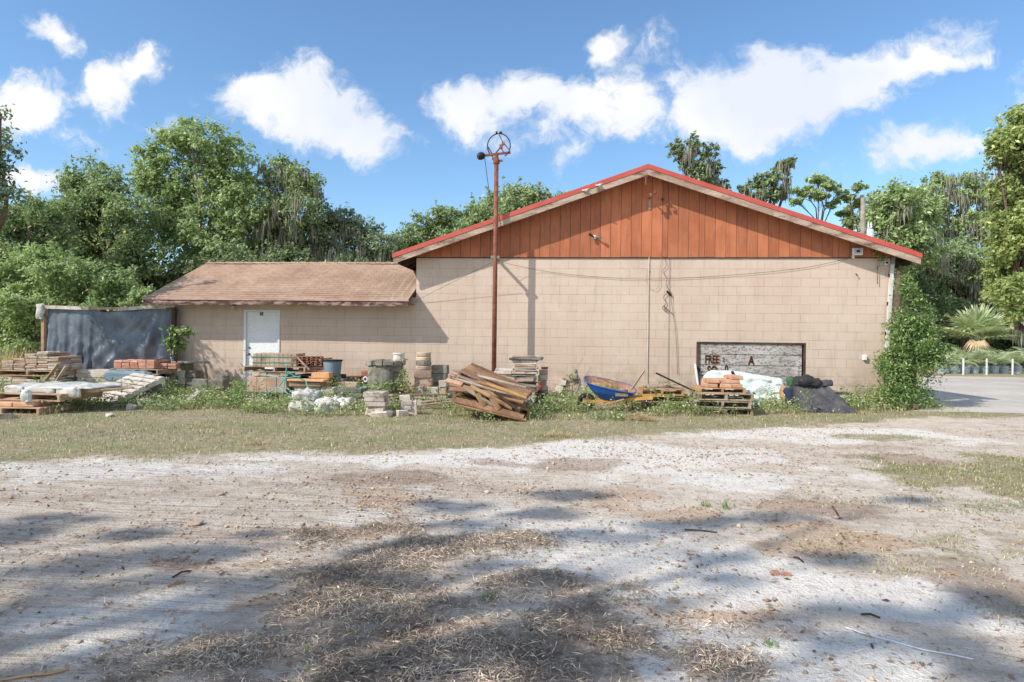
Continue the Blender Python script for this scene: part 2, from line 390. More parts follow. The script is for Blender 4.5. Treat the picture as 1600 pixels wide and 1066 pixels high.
def blades(P, H, lean, wd, rs, droop=.5, head=None):
    """grass blades: 5 verts, quad + tri"""
    n = len(P); th = rs.uniform(0, 2 * np.pi, n) if head is None else head
    D = np.stack([np.cos(th), np.sin(th), np.zeros(n)], 1); S = np.stack([-np.sin(th), np.cos(th), np.zeros(n)], 1)
    H = H.reshape(-1, 1); lean = lean.reshape(-1, 1); wd = np.asarray(wd).reshape(-1, 1) * np.ones((n, 1))
    up = np.array([[0, 0, 1.]])
    mid = P + D * lean * H * .45 + up * H * .55 * np.sqrt(np.maximum(1 - (lean * .8) ** 2, .02))
    tip = P + D * lean * H * 1.05 + up * H * np.maximum(1 - droop * lean - .25 * lean, .05)
    V = np.stack([P - S * wd / 2, P + S * wd / 2, mid + S * wd * .4, mid - S * wd * .4, tip], 1).reshape(-1, 3)
    i = np.arange(n) * 5
    return V, [np.stack([i, i + 1, i + 2, i + 3], 1), np.stack([i + 3, i + 2, i + 4], 1)]
# lattice value noise
_rs = np.random.RandomState(5); _T = _rs.rand(256, 256)
def vn(x, y):
    xi = np.floor(x).astype(int); yi = np.floor(y).astype(int); fx = x - xi; fy = y - yi
    fx = fx * fx * (3 - 2 * fx); fy = fy * fy * (3 - 2 * fy)
    g = lambda a, b: _T[a & 255, b & 255]
    return (g(xi, yi) * (1 - fx) + g(xi + 1, yi) * fx) * (1 - fy) + (g(xi, yi + 1) * (1 - fx) + g(xi + 1, yi + 1) * fx) * fy
def fbm(x, y, s=1., o=4):
    r = 0; a = 1; t = 0
    for k in range(o): r = r + a * vn(x * s + 17 * k, y * s + 31 * k); t += a; a *= .5; s *= 2.1
    return r / t

# ------------------------------------------------------------------ ground
def ell(px, py, rx, ry, st=1.0):
    c = G(px, py); a = (G(px + rx, py) - G(px - rx, py)).length / 2
    b = abs(G(px, py - ry).y - G(px, py + ry).y) / 2
    return (c.x, c.y + 0, a, b, st, YAW)
def ellmask(x, y, es, soft=.35, nz=.5, ns=2.2, seed=0):
    m = np.zeros_like(x)
    nn = (fbm(x + seed, y + seed * 3, ns, 5) - .5) * nz * 5
    for (cx, cy, a, b, st, an) in es:
        dx = (x - cx) * math.cos(an) + (y - cy) * math.sin(an); dy = -(x - cx) * math.sin(an) + (y - cy) * math.cos(an)
        d = np.sqrt((dx / a) ** 2 + (dy / b) ** 2) + nn
        m = np.maximum(m, st * np.clip((1 + soft - d) / (2 * soft), 0, 1))
    return m * m * (3 - 2 * m)
edge_px = [(-260, 740), (0, 724), (200, 716), (400, 712), (640, 706), (800, 700), (900, 690), (1050, 680), (1200, 669), (1330, 660), (1450, 651)]
_e = [G(*p) for p in edge_px]; EX = np.array([p.x for p in _e]); EY = np.array([p.y for p in _e])
def lawn_mask(x, y):
    yl = np.interp(x, EX, EY)
    n = (fbm(x, y, 1.3, 4) - .5) * 1.7
    m = np.clip((y - yl + n * .55) / .7 + .5, 0, 1)
    xr = 8.9 + (y + 2) * .25                      # bare sand and asphalt on the right
    m = m * np.clip((xr - x) / .8 + .5, 0, 1)
    far = np.clip((y - 13) / 1.0, 0, 1)
    m = np.maximum(m, far)
    right = ellmask(x, y, E_RIGHT, .3, .45, 1.6, 4)
    return np.maximum(m, right)
E_RIGHT = [ell(1590, 738, 150, 32, 1), ell(1700, 760, 140, 50, 1), ell(1480, 790, 110, 14, .5), ell(1530, 850, 110, 26, .5), ell(1400, 845, 90, 16, .45), ell(1290, 862, 150, 26, .42), ell(1430, 880, 160, 24, .42), ell(1380, 685, 70, 7, .7), ell(1590, 950, 90, 50, .45), ell(1330, 785, 90, 9, .4), ell(990, 760, 60, 5, .2)]
E_THATCH = [ell(700, 1010, 330, 95), ell(330, 1030, 180, 45), ell(560, 900, 180, 45), ell(640, 858, 90, 22), ell(810, 852, 88, 19), ell(850, 930, 120, 36), ell(560, 832, 110, 14, .9), ell(1120, 975, 130, 22, .8), ell(1130, 1035, 90, 34, .85), ell(680, 1100, 420, 70), ell(1330, 1066, 60, 20, .4)]
E_CHIP = [ell(290, 880, 60, 10), ell(410, 880, 40, 6), ell(470, 938, 80, 18), ell(700, 982, 90, 22), ell(620, 785, 90, 22, .7), ell(1060, 800, 110, 14, .6), ell(1140, 960, 110, 14, .9), ell(1280, 840, 110, 22, .9), ell(1480, 895, 50, 10, .9), ell(560, 830, 110, 12), ell(760, 760, 180, 14, .5), ell(960, 780, 90, 22, .6), ell(1240, 790, 90, 12, .5), ell(860, 684, 35, 6, .9), ell(1160, 710, 28, 3, 1), ell(330, 802, 35, 8, .6), ell(1200, 702, 70, 6, .5)]
E_RUST = [ell(640, 748, 90, 9, .9), ell(870, 726, 110, 8, .8), ell(1420, 718, 85, 9, 1), ell(1240, 795, 140, 12, .8), ell(1380, 700, 80, 6, .5), ell(90, 745, 220, 6, .3), ell(560, 1060, 90, 18, .6), ell(820, 1050, 110, 26, .6), ell(1180, 985, 100, 14, .6), ell(1570, 930, 90, 50, .7), ell(1480, 880, 110, 12, .5), ell(200, 780, 300, 8, .4), ell(300, 832, 300, 14, .45), ell(120, 880, 160, 10, .4)]
E_WHITE = [ell(200, 735, 420, 20), ell(620, 720, 300, 9), ell(1040, 715, 260, 22), ell(1300, 680, 200, 14, .8), ell(860, 888, 75, 8), ell(1010, 890, 240, 60, .95), ell(900, 830, 260, 30, .6), ell(1260, 1010, 260, 60, .95), ell(1020, 1040, 50, 60, .9), ell(1400, 940, 200, 40, .9), ell(120, 960, 260, 60, .55), ell(680, 960, 30, 12, 1), ell(720, 800, 230, 30, .5), ell(1480, 940, 160, 24, .5), ell(1150, 750, 300, 24, .6)]
E_GRAV = [ell(560, 785, 150, 18), ell(760, 762, 190, 14), ell(300, 815, 160, 8, .6), ell(880, 760, 110, 12), ell(1000, 720, 260, 16, .8), ell(150, 740, 260, 10, .5), ell(330, 890, 60, 8)]
def thatch_mask(x, y): return np.clip(ellmask(x, y, E_THATCH, .8, .36, 2.2, 9) * 1.25 - .75 * np.clip((fbm(x + 2, y + 4, 2.6, 5) - .40) * 4, 0, 1), 0, 1)
def gh(x, y):
    x = np.asarray(x, float); y = np.asarray(y, float)
    near = np.clip((-2.2 - y) / 2, 0, 1) * np.clip((22 + y) / 4, 0, 1)
    h = (fbm(x, y, .55, 3) - .5) * .05 + (fbm(x, y, 3.2, 3) - .5) * .018
    rut = .018 * np.sin((y - np.interp(x, EX, EY) + .12 * fbm(x, y, .8)) * 9.0) * np.clip((-8.2 - y) / .5, 0, 1) * np.clip((y + 12.6) / 1, 0, 1) * (x < 1)
    return near * (h + rut * .5 + .018 * thatch_mask(x, y) * (0.4 + 1.2 * fbm(x, y, 5, 4)))
def axis(segs):
    a = []
    for (s, e, n) in segs: a.append(np.linspace(s, e, n, endpoint=False))
    return np.concatenate(a + [[segs[-1][1]]])
xs = axis([(-420, -60, 12), (-60, -16, 22), (-16, -8, 60), (-8, 8, 330), (8, 16, 60), (16, 60, 22), (60, 420, 12)])
ys = axis([(-120, -16, 20), (-16, -13, 40), (-13, -8, 125), (-8, -1, 110), (-1, 14, 30), (14, 60, 16), (60, 600, 12)])
gx_, gy_ = np.meshgrid(xs, ys); X = gx_.ravel(); Y = gy_.ravel(); Z = gh(X, Y)
nx, ny = len(xs), len(ys)
ii = (np.arange(ny - 1)[:, None] * nx + np.arange(nx - 1)[None]).ravel()
gro = npmesh('ground', np.stack([X, Y, Z], 1), [np.stack([ii, ii + 1, ii + nx + 1, ii + nx], 1)], None, smooth=True)
tag(gro, 'white sandy drive with dead grass patches and a grass strip', kind='structure')
def addattr(me, name, r, g, b):
    a = me.color_attributes.new(name, 'FLOAT_COLOR', 'POINT')
    a.data.foreach_set('color', np.stack([r, g, b, np.ones_like(r)], 1).astype(np.float32).ravel())
addattr(gro.data, 'zones', lawn_mask(X, Y), ellmask(X, Y, E_WHITE, .5, .4, 1.4, 2), thatch_mask(X, Y))
addattr(gro.data, 'marks', ellmask(X, Y, E_CHIP, .5, .5, 3, 3), ellmask(X, Y, E_RUST, .5, .45, 1.8, 6), np.clip((-8.0 - Y) / 1.0, 0, 1) * np.clip((1.5 - X) / 3, 0, 1))
m, nt, p = newmat('ground_soil'); N = NT(nt)
co = N.n('ShaderNodeTexCoord').outputs['Object']
z = N.n('ShaderNodeSeparateColor', {0: N.n('ShaderNodeVertexColor', layer_name='zones').outputs[0]}).outputs
k = N.n('ShaderNodeSeparateColor', {0: N.n('ShaderNodeVertexColor', layer_name='marks').outputs[0]}).outputs
nA = N.noise(co, 1.1, 6, .6); nB = N.noise(co, 9, 6, .65); nC = N.noise(co, 60, 4, .6); nD = N.noise(co, 3.3, 6, .6); nE = N.noise(co, 200, 2, .5)
sv = N.n('ShaderNodeMapping', {0: co, 2: (0, 0, R(-4)), 3: (.5, 6, 1)}).outputs[0]
nS = N.noise(sv, 1.6, 6, .65)
def thr(mask, n, amt=.9, lo=.35, hi=.65): return N.ramp(N.math('ADD', mask, N.math('MULTIPLY', N.math('SUBTRACT', n, .5), amt)), lo, hi)
col = N.mix(N.ramp(nD, .35, .65), lin(226,214,198), lin(200,184,166))
col = N.mix(thr(nS, nB, .5, .42, .62), col, lin(228,214,196))
col = N.mix(thr(z[1], nD, 1.0, .25, .7), col, lin(242,235,224))
col = N.mix(N.math('MULTIPLY', N.ramp(N.noise(co, 5.5, 8, .72), .5, .68), .42), col, lin(166,148,130))
rm_ = N.math('ADD', N.math('MULTIPLY', nS, .6), N.math('MULTIPLY', nB, .6))
col = N.mix(N.math('MULTIPLY', thr(k[1], rm_, 2.2, .38, .95), .6), col, lin(160,132,112))
col = N.mix(N.math('MULTIPLY', thr(k[0], nC, 1.3, .4, .7), .8), col, lin(210,180,152))
lawnc = N.mix(N.ramp(nB, .35, .65), lin(138,136,100), lin(186,166,136))
lawnc = N.mix(N.ramp(nA, .45, .7), lawnc, lin(134,140,90))
col = N.mix(N.math('MULTIPLY', thr(z[0], N.math('MULTIPLY_ADD', nD, .5, N.math('MULTIPLY', nB, .5)), 2.6, .35, .85), .9), col, lawnc)
thc = N.mix(N.ramp(nB, .35, .65), lin(108,94,84), lin(182,164,146))
col = N.mix(N.math('MULTIPLY', thr(z[2], nB, 1.5, .35, .95), .85), col, thc)
tr_ = N.noise(N.n('ShaderNodeMapping', {0: co, 2: (0, 0, R(-7)), 3: (.35, 16, 1)}).outputs[0], 1.5, 5, .7)
col = N.mix(N.math('MULTIPLY', N.math('MULTIPLY', N.ramp(tr_, .48, .62), k[2]), .5), col, lin(158,142,130))
# specks: grit, leaf crumbs
vo = N.n('ShaderNodeTexVoronoi', {'Vector': co, 'Scale': 26.0, 'Randomness': 1.0}, feature='F1')
sp = N.math('MULTIPLY', N.math('LESS_THAN', vo.outputs['Distance'], .2), N.ramp(nD, .42, .62))
col = N.mix(N.math('MULTIPLY', sp, .45), col, lin(120,98,82))
col = N.mix(N.math('MULTIPLY', N.ramp(nC, .5, .72), .35), col, lin(126,104,88))
col = N.mix(N.math('MULTIPLY', N.ramp(N.noise(co, 34, 6, .75), .54, .66), .35), col, lin(240,232,222))
nt.links.new(col, p.inputs['Base Color']); p.inputs['Roughness'].default_value = .95; p.inputs['Specular IOR Level'].default_value = .1
hb = N.math('ADD', N.math('ADD', N.math('MULTIPLY', nC, .5), N.math('MULTIPLY', N.math('MULTIPLY', tr_, k[2]), 1.4)), N.math('ADD', nB, N.math('MULTIPLY', nE, .25)))
nt.links.new(N.n('ShaderNodeBump', {'Height': hb, 'Strength': .9, 'Distance': .045}).outputs[0], p.inputs['Normal'])
gro.data.materials.append(m)
# asphalt lot
lot = []
for (a, b) in ((1425, 643), (1440, 590), (1800, 590), (2600, 600), (2600, 640), (1900, 655), (1600, 646)):
    q = G(a, b); lot.append((q.x, q.y))
mb = MB(); n_ = len(lot); mb.add([(x, y, .004) for x, y in lot], [tuple(range(n_))])
ap = mb.build('parking_lot', pmat('asphalt', lin(206,198,188), lin(188,180,170), .6, rough=.9, bump=.4, bscale=90, c3=lin(214,208,198)), fixn=False)
tag(ap, 'pale worn asphalt of the parking lot beyond the shrub', kind='structure')
if ap.data.polygons[0].normal.z < 0: ap.data.flip_normals()

# ------------------------------------------------------------------ building materials
def blockmat(name, c1, c2):
    m, nt, p = newmat(name); N = NT(nt)
    co = N.n('ShaderNodeTexCoord').outputs['Object']; s = N.n('ShaderNodeSeparateXYZ', {0: co}).outputs
    v = N.n('ShaderNodeCombineXYZ', {0: N.math('ADD', s[0], s[1]), 1: s[2], 2: 0.0}).outputs[0]
    wob = N.n('ShaderNodeTexNoise', {'Vector': co, 'Scale': 3.0, 'Detail': 3}).outputs['Color']
    v2 = N.n('ShaderNodeVectorMath', {0: wob, 1: (.008, .008, 0), 2: v}, operation='MULTIPLY_ADD').outputs[0]
    def brick(off):
        b = N.n('ShaderNodeTexBrick', {'Vector': v2, 'Color1': (1, 1, 1, 1), 'Color2': (0, 0, 0, 1), 'Mortar': (.5, .5, .5, 1), 'Scale': 1.0, 'Mortar Size': off, 'Mortar Smooth': .6, 'Bias': 0.0, 'Brick Width': .406, 'Row Height': .2032})
        b.offset = .5; return b
    b = brick(.0045)
    big = N.noise(co, .55, 5, .6); fine = N.noise(co, 28, 4, .6)
    col = N.mix(N.ramp(big, .35, .65), c1, c2)
    sepb = N.n('ShaderNodeSeparateColor', {0: b.outputs[0]}).outputs[0]
    col = N.mix(N.math('MULTIPLY', N.ramp(sepb, 0.0, 1.0), .10), col, lin(178,158,140))
    streak = N.noise(N.n('ShaderNodeMapping', {0: co, 3: (5, 5, .5)}).outputs[0], 1.2, 6, .65)
    col = N.mix(N.math('MULTIPLY', N.ramp(streak, .5, .72), .45), col, lin(172,156,142))
    low = N.n('ShaderNodeMapRange', {0: s[2], 1: .9, 2: 0.0}).outputs[0]
    col = N.mix(N.math('MULTIPLY', N.math('MULTIPLY', low, N.ramp(N.noise(co, 4, 6, .65), .38, .62)), .8), col, lin(146,126,106))
    col = N.mix(N.math('MULTIPLY', N.ramp(N.noise(co, 1.7, 8, .75), .56, .68), .3), col, lin(226,214,200))
    jn = N.ramp(N.noise(co, 2.2, 4), .35, .7)
    col = N.mix(N.math('MULTIPLY', b.outputs['Fac'], N.math('MULTIPLY_ADD', jn, .45, .16)), col, lin(120,100,84))
    nt.links.new(col, p.inputs['Base Color']); p.inputs['Roughness'].default_value = .8; p.inputs['Specular IOR Level'].default_value = .2
    h = N.math('SUBTRACT', N.math('MULTIPLY', fine, .25), b.outputs['Fac'])
    nt.links.new(N.n('ShaderNodeBump', {'Height': h, 'Strength': .5, 'Distance': .008}).outputs[0], p.inputs['Normal'])
    return m
BLOCK = blockmat('painted_block', lin(212,192,176), lin(202,181,164))
def boardmat(name, c1, c2, c3, amt=.3):
    m, nt, p = newmat(name); N = NT(nt)
    co = N.n('ShaderNodeTexCoord').outputs['Object']; isl = N.n('ShaderNodeNewGeometry').outputs['Random Per Island']
    off = N.n('ShaderNodeCombineXYZ', {0: N.math('MULTIPLY', isl, 31.0), 1: 0.0, 2: N.math('MULTIPLY', isl, 17.0)}).outputs[0]
    v = N.n('ShaderNodeVectorMath', {0: co, 1: off}, operation='ADD').outputs[0]
    g = N.n('ShaderNodeMapping', {0: v, 3: (14, 14, .9)}).outputs[0]
    grain = N.noise(g, 1.6, 8, .65)
    col = N.mix(N.ramp(N.noise(v, 1.4, 4), .3, .7), c1, c2)
    col = N.mix(N.math('MULTIPLY', N.ramp(grain, .45, .7), .45), col, c3)
    w = N.noise(N.n('ShaderNodeMapping', {0: v, 3: (3, 3, .6)}).outputs[0], 2, 7, .7)
    col = N.mix(N.math('MULTIPLY', N.ramp(w, .52, .7), .65), col, lin(124,90,74))
    h = N.n('ShaderNodeHueSaturation', {'Color': col, 'Value': N.math('MULTIPLY_ADD', isl, amt, 1 - amt * .5)}).outputs[0]
    nt.links.new(h, p.inputs['Base Color']); p.inputs['Roughness'].default_value = .75
    nt.links.new(N.n('ShaderNodeBump', {'Height': grain, 'Strength': .35, 'Distance': .004}).outputs[0], p.inputs['Normal'])
    return m
SIDING = boardmat('stained_boards', lin(188,116,80), lin(170,98,64), lin(144,82,54), .28)

# ------------------------------------------------------------------ main building
UL = W(650, 480).x; UR = W(1389, 560).x; PKX = (UL + UR) / 2 + .03; ZS = W(1013, 401).z
RO = -.44                                         # how far the gable roof stands out
PK = W(1013, 257, RO); ER = W(1440, 400, RO); EL = W(615, 393, RO)
ZP = PK.z; HALF = ((ER.x - PK.x) + (PK.x - EL.x)) / 2; ZE = (ER.z + EL.z) / 2
PX = PK.x; SL = (ZP - ZE) / HALF; BD = 15.0
def rz_(x): return ZP - SL * abs(x - PX)          # top surface of the roof
main = thing('block_building', 'beige painted block building with orange board gable and red metal roof edge', 'building', (UL, 0, 0))
O = Vector((UL, 0, 0))
wl = W(1088, 560).x; wr = W(1259, 560).x; wt_ = (W(1088, 532).z + W(1259, 538).z) / 2; wb_ = W(1170, 602).z - .12
UND = .30
mb = MB()
def wallpiece(mb, x0, x1, z0, z1, y0=0.0, y1=.2): mb.box(((x0 + x1) / 2, (y0 + y1) / 2, (z0 + z1) / 2), (x1 - x0, y1 - y0, z1 - z0))
wallpiece(mb, UL, wl, -.3, ZS); wallpiece(mb, wr, UR, -.3, ZS); wallpiece(mb, wl, wr, wt_, ZS); wallpiece(mb, wl, wr, -.3, wb_)
mb.build('front_wall', BLOCK, main, origin=O)
mb = MB(); mb.box((UL + .1, BD / 2 + .1, 1.5), (.2, BD - .2, 3.55)); mb.build('side_wall', BLOCK, main, origin=O)
mb = MB(); mb.box((UR - .1, BD / 2 + .1, 1.5), (.2, BD - .2, 3.55)); mb.build('side_wall', BLOCK, main, origin=O)
mb = MB(); mb.prism([(UL, -.3), (UR, -.3), (UR, rz_(UR) - UND), (PX, ZP - UND), (UL, rz_(UL) - UND)], BD, BD + .2); mb.build('rear_wall', BLOCK, main, origin=O)
# dark backing behind the boards, then the boards
UF = .08; mb = MB(); mb.prism([(UL, ZS + .002), (UR, ZS + .002), (UR, rz_(UR) - UF), (PX, ZP - UF), (UL, rz_(UL) - UF)], .01, .2); mb.build('gable_backing', 'soffit_dark', main, origin=O)
mb = MB(); rng = random.Random(3); x = UL + .005
while x < UR - .02:
    w = .236 if rng.random() > .06 else .13
    x1 = min(x + w, UR - .005); a, b = x + .004, x1 - .004
    yo = -.022 - rng.uniform(0, .009)
    bot = ZS - .012 - rng.uniform(0, .012)
    poly = [(a, bot), (b, bot), (b, rz_(b) - .085), (a, rz_(a) - .085)]
    if a < PX < b: poly = [(a, bot), (b, bot), (b, rz_(b) - .085), (PX, ZP - .085), (a, rz_(a) - .085)]
    mb.prism(poly, yo, .008)
    x = x1
mb.build('gable_siding', SIDING, main, origin=O)
mb = MB(); mb.box(((UL + UR) / 2, -.012, ZS - .034), (UR - UL - .01, .022, .018)); mb.build('drip_strip', 'dark_metal', main, origin=O)
# roof: two slopes with underside, red edge, weathered rake board
for sgn in (-1, 1):
    ex = PX + sgn * HALF
    def sec(t0, t1, y0, y1, xa=PX, xb=ex):
        v = [(xa, y0, rz_(xa) - t0), (xb, y0, rz_(xb) - t0), (xb, y0, rz_(xb) - t1), (xa, y0, rz_(xa) - t1)]
        v += [(a, y1, c) for a, _, c in v]
        return v, [(0, 1, 2, 3), (7, 6, 5, 4), (0, 4, 5, 1), (1, 5, 6, 2), (2, 6, 7, 3), (3, 7, 4, 0)]
    mb = MB(); mb.add(*sec(0, .045, RO + .03, BD + .5)); rf = mb.build('roof', 'red_metal', main, origin=O)
    mb = MB(); mb.add(*sec(-.012, .095, RO - .012, RO + .028, PX, ex + sgn * .02)); mb.build('roof_edge', 'red_metal', rf, origin=(0, 0, 0) if 0 else O)
    mb = MB(); mb.add(*sec(.098, .235, RO, RO + .035)); mb.build('rake_board', 'rake_wood', main, origin=O)
    mb = MB(); mb.add(*sec(.048, .075, RO + .036, BD + .4)); mb.build('roof_deck', 'soffit_dark', main, origin=O)
    mb = MB(); mb.box((ex - sgn * .015, (BD + RO) / 2 + .1, ZE - .13), (.028, BD - .1, .14)); mb.build('eave_board', 'dark_wood', main, origin=O)
    # rafter tails below the eave
    for j in range(8):
        yj = .35 + j * .6; xa = UL if sgn < 0 else UR; mb = MB()
        mb.bar((xa, yj, rz_(xa) - .14), (ex - sgn * .04, yj, rz_(ex) - .14), .04, .12)
        mb.build('rafter_tail', 'dark_wood', main, origin=O)
for o in main.children:                       # the red edge is a sub-part of the roof
    pass
# boarded opening
op = Vector(((wl + wr) / 2, 0, wb_))
bw = thing('window_boards', 'grey weathered plank boards with faded stencilled lettering closing the window opening', 'boarded window', op)
bw.parent = main; bw.location = op - O; del bw['category']
bdm = boardmat('grey_boards', lin(206,200,194), lin(176,170,164), lin(104,96,92), .25)
_nt = bdm.node_tree; _N = NT(_nt); _p = _nt.nodes['Principled BSDF']; _l = _p.inputs['Base Color'].links[0].from_socket
_co = _N.n('ShaderNodeTexCoord').outputs['Object']; _m = _N.n('ShaderNodeMapping', {0: _co, 3: (1, 1, 1.8)}).outputs[0]
_c = _N.mix(_N.math('MULTIPLY', _N.ramp(_N.noise(_m, 15, 9, .75), .50, .58), .8), _l, lin(88,80,76))
_wv = _N.n('ShaderNodeTexNoise', {'Vector': _N.n('ShaderNodeMapping', {0: _co, 3: (.9, 1, 5)}).outputs[0], 'Scale': 3.0, 'Detail': 2, 'Distortion': 2.5}).outputs[0]
_c = _N.mix(_N.math('MULTIPLY', _N.ramp(_N.math('FRACT', _N.math('MULTIPLY', _wv, 14.0)), .55, .9), .3), _c, lin(92,80,72))
_nt.links.new(_c, _p.inputs['Base Color'])
nt = bdm.node_tree
for nd in nt.nodes:
    if nd.type == 'MAPPING' and abs(nd.inputs[3].default_value[0] - 14) < .1: nd.inputs[3].default_value = (1.0, 14, 16)
    if nd.type == 'MAPPING' and abs(nd.inputs[3].default_value[0] - 3) < .1: nd.inputs[3].default_value = (1.2, 3, 5)
    if nd.type == 'BUMP': nd.inputs['Strength'].default_value = .6
hgt = (wt_ - wb_); bh = .247; zt = wt_ - .045
for i in range(4):
    z1 = zt - i * bh; z0 = max(z1 - bh + .012, wb_ + .01)
    if z1 - z0 < .03: break
    mb = MB(); mb.box((0, .04, (z0 + z1) / 2 - wb_), (wr - wl - .16, .03, z1 - z0)); mb.build('board', bdm, bw)
mb = MB(); mb.box((0, .03, hgt - .02), (wr - wl, .07, .036)); mb.box((-(wr - wl) / 2 + .035, .03, hgt / 2 - .02), (.07, .075, hgt - .045)); mb.box(((wr - wl) / 2 - .02, .03, hgt / 2 - .02), (.036, .07, hgt - .045)); mb.build('opening_frame', 'dark_wood', bw)
mb = MB(); mb.box((0, .1, hgt / 2), (wr - wl, .02, hgt)); mb.build('backing_board', 'dark_wood', bw)
MT['stencil'] = pmat('stencil', lin(48,34,28), lin(66,44,32), 20, bump=0)
MT['stencil_rust'] = pmat('stencil_rust', lin(176,112,60), lin(140,84,46), 20, bump=0, c3=lin(190,150,110))
def letters(txt, x, z, h, name='lettering', sx=.8, mat='stencil', off=0.0, y=.0215):
    cu = bpy.data.curves.new('t', 'FONT'); cu.body = txt; cu.size = h / .72; cu.extrude = .0012; cu.offset = off; cu.resolution_u = 3
    t = bpy.data.objects.new('t', cu); C.objects.link(t)
    bpy.context.view_layer.update()
    me = bpy.data.meshes.new_from_object(t.evaluated_get(bpy.context.evaluated_depsgraph_get()))
    bpy.data.objects.remove(t); bpy.data.curves.remove(cu)
    me.materials.clear(); me.name = name
    for v in me.vertices: v.co = Vector((v.co.x * sx, -v.co.z, v.co.y))
    o = link(name, me, mat, bw); o.location = (x, y, z); return o
def bpos(px, py): q = W(px, py, .02); return q.x - op.x, q.z - op.z
for txt, px, py, h, sx_ in (('FREE', 1101.5, 567.5, .185, .58), ('2', 1128.5, 565, .10, .8), ('A', 1169.5, 569.5, .19, .7), ('SO', 1105, 585, .2, .62), ('0', 1132.5, 582, .17, .6)):
    x_, z_ = bpos(px, py)
    if txt != '2': letters(txt, x_ - .006, z_ - .006, h + .012, 'letter_stain', sx_ * 1.06, 'stencil_rust', .009, .0195)
    letters(txt, x_, z_, h, 'lettering', sx_, 'stencil' if txt != '2' else 'dark_metal', .006 if txt != '2' else 0, .0165)

# ------------------------------------------------------------------ low wing
YE = -.60
GL = W(268, 540).x
wing = thing('low_wing', 'low beige block wing with brown shingle roof and white door', 'building extension', (GL, 0, 0)); OW = Vector((GL, 0, 0))
ze = (W(300, 466.5, YE).z + W(600, 468.5, YE).z) / 2 + .0
YR = 2.1; zr = W(480, 411, YR).z
xl = W(225, 465, YE).x; xr_ = UL - .03
dl, dr, dt = W(381, 560).x, W(437, 560).x, (W(381, 484).z + W(437, 484.5).z) / 2
mb = MB()
wallpiece(mb, GL, dl, -.3, ze + .1); wallpiece(mb, dr, UL - .002, -.3, ze + .1); wallpiece(mb, dl, dr, dt, ze + .1)
mb.build('front_wall', BLOCK, wing, origin=OW)
mb = MB(); mb.box((GL + .1, YR + .1, 1.1), (.2, 2 * YR - .2, 2.7)); mb.build('side_wall', BLOCK, wing, origin=OW)
def shinglemat():
    m, nt, p = newmat('shingles'); N = NT(nt)
    co = N.n('ShaderNodeTexCoord').outputs['Object']; s = N.n('ShaderNodeSeparateXYZ', {0: co}).outputs
    v = N.n('ShaderNodeCombineXYZ', {0: s[0], 1: N.math('MULTIPLY', s[1], 1.09), 2: 0.0}).outputs[0]
    b = N.n('ShaderNodeTexBrick', {'Vector': v, 'Color1': (1, 1, 1, 1), 'Color2': (0, 0, 0, 1), 'Mortar': (0, 0, 0, 1), 'Scale': 1.0, 'Mortar Size': .006, 'Mortar Smooth': .3, 'Bias': 0.0, 'Brick Width': .30, 'Row Height': .135}); b.offset = .37
    sb = N.n('ShaderNodeSeparateColor', {0: b.outputs[0]}).outputs[0]
    col = N.mix(N.ramp(N.noise(co, .8, 6, .65), .3, .7), lin(190,164,140), lin(158,132,110))
    col = N.mix(N.math('MULTIPLY', sb, .35), col, lin(156,116,92))
    # pale run-off streaks low on the right end, as on the real roof
    st = N.noise(N.n('ShaderNodeMapping', {0: co, 2: (0, 0, R(-38)), 3: (5, .7, 1)}).outputs[0], 1.5, 5, .6)
    edge = N.n('ShaderNodeMapRange', {0: s[0], 1: 4.9, 2: 6.2}).outputs[0]
    col = N.mix(N.math('MULTIPLY', N.math('MULTIPLY', N.ramp(st, .48, .62), edge), .55), col, lin(190,184,170))
    st2 = N.noise(N.n('ShaderNodeMapping', {0: co, 2: (0, 0, R(-30)), 3: (3, .7, 1)}).outputs[0], 1.7, 6, .6)
    col = N.mix(N.math('MULTIPLY', N.ramp(st2, .5, .7), .4), col, lin(146,108,88))
    col = N.mix(N.math('MULTIPLY', b.outputs['Fac'], .7), col, lin(108,80,66))
    col = N.mix(N.math('MULTIPLY', N.ramp(N.noise(co, 120, 3), .45, .7), .2), col, lin(110,84,70))
    nt.links.new(col, p.inputs['Base Color']); p.inputs['Roughness'].default_value = .95
    nt.links.new(N.n('ShaderNodeBump', {'Height': N.math('SUBTRACT', N.math('MULTIPLY', N.noise(co, 60, 4), .3), b.outputs['Fac']), 'Strength': .7, 'Distance': .012}).outputs[0], p.inputs['Normal'])
    return m
SH = shinglemat()
slw = (zr - ze) / (YR - YE); th = .06
# each shingle course is a thin overlapping strip, so the edges catch light
mb = MB(); nc = 21; Lr = YR - YE
for i in range(nc):
    y0 = YE - .03 + i * Lr / nc; y1 = y0 + Lr / nc + .03
    y1 = min(y1, YR)
    z0 = ze + (y0 - YE) * slw; z1 = ze + (y1 - YE) * slw
    segs = 18; vs = []
    for j in range(segs + 1):
        xx = xl - .02 + (xr_ - xl + .02) * j / segs; w_ = rng.uniform(-.004, .004)
        sag = -.012 * math.sin(j / segs * math.pi * 3)
        vs += [(xx, y0 + w_, z0 + .012 + sag), (xx, y1, z1 + sag), (xx, y0 + w_, z0 - .001 + sag)]
    fs = []
    for j in range(segs):
        a = j * 3; b = a + 3; fs += [(a, b, b + 1, a + 1), (a + 2, b + 2, b, a)]
    mb.add(vs, fs)
mb.add([(xl, YR, zr), (xr_, YR, zr), (xr_, 2 * YR - YE, ze), (xl, 2 * YR - YE, ze)], [(0, 1, 2, 3)])
roofw = mb.build('roof', SH, wing, origin=OW, fixn=False)
mb = MB()
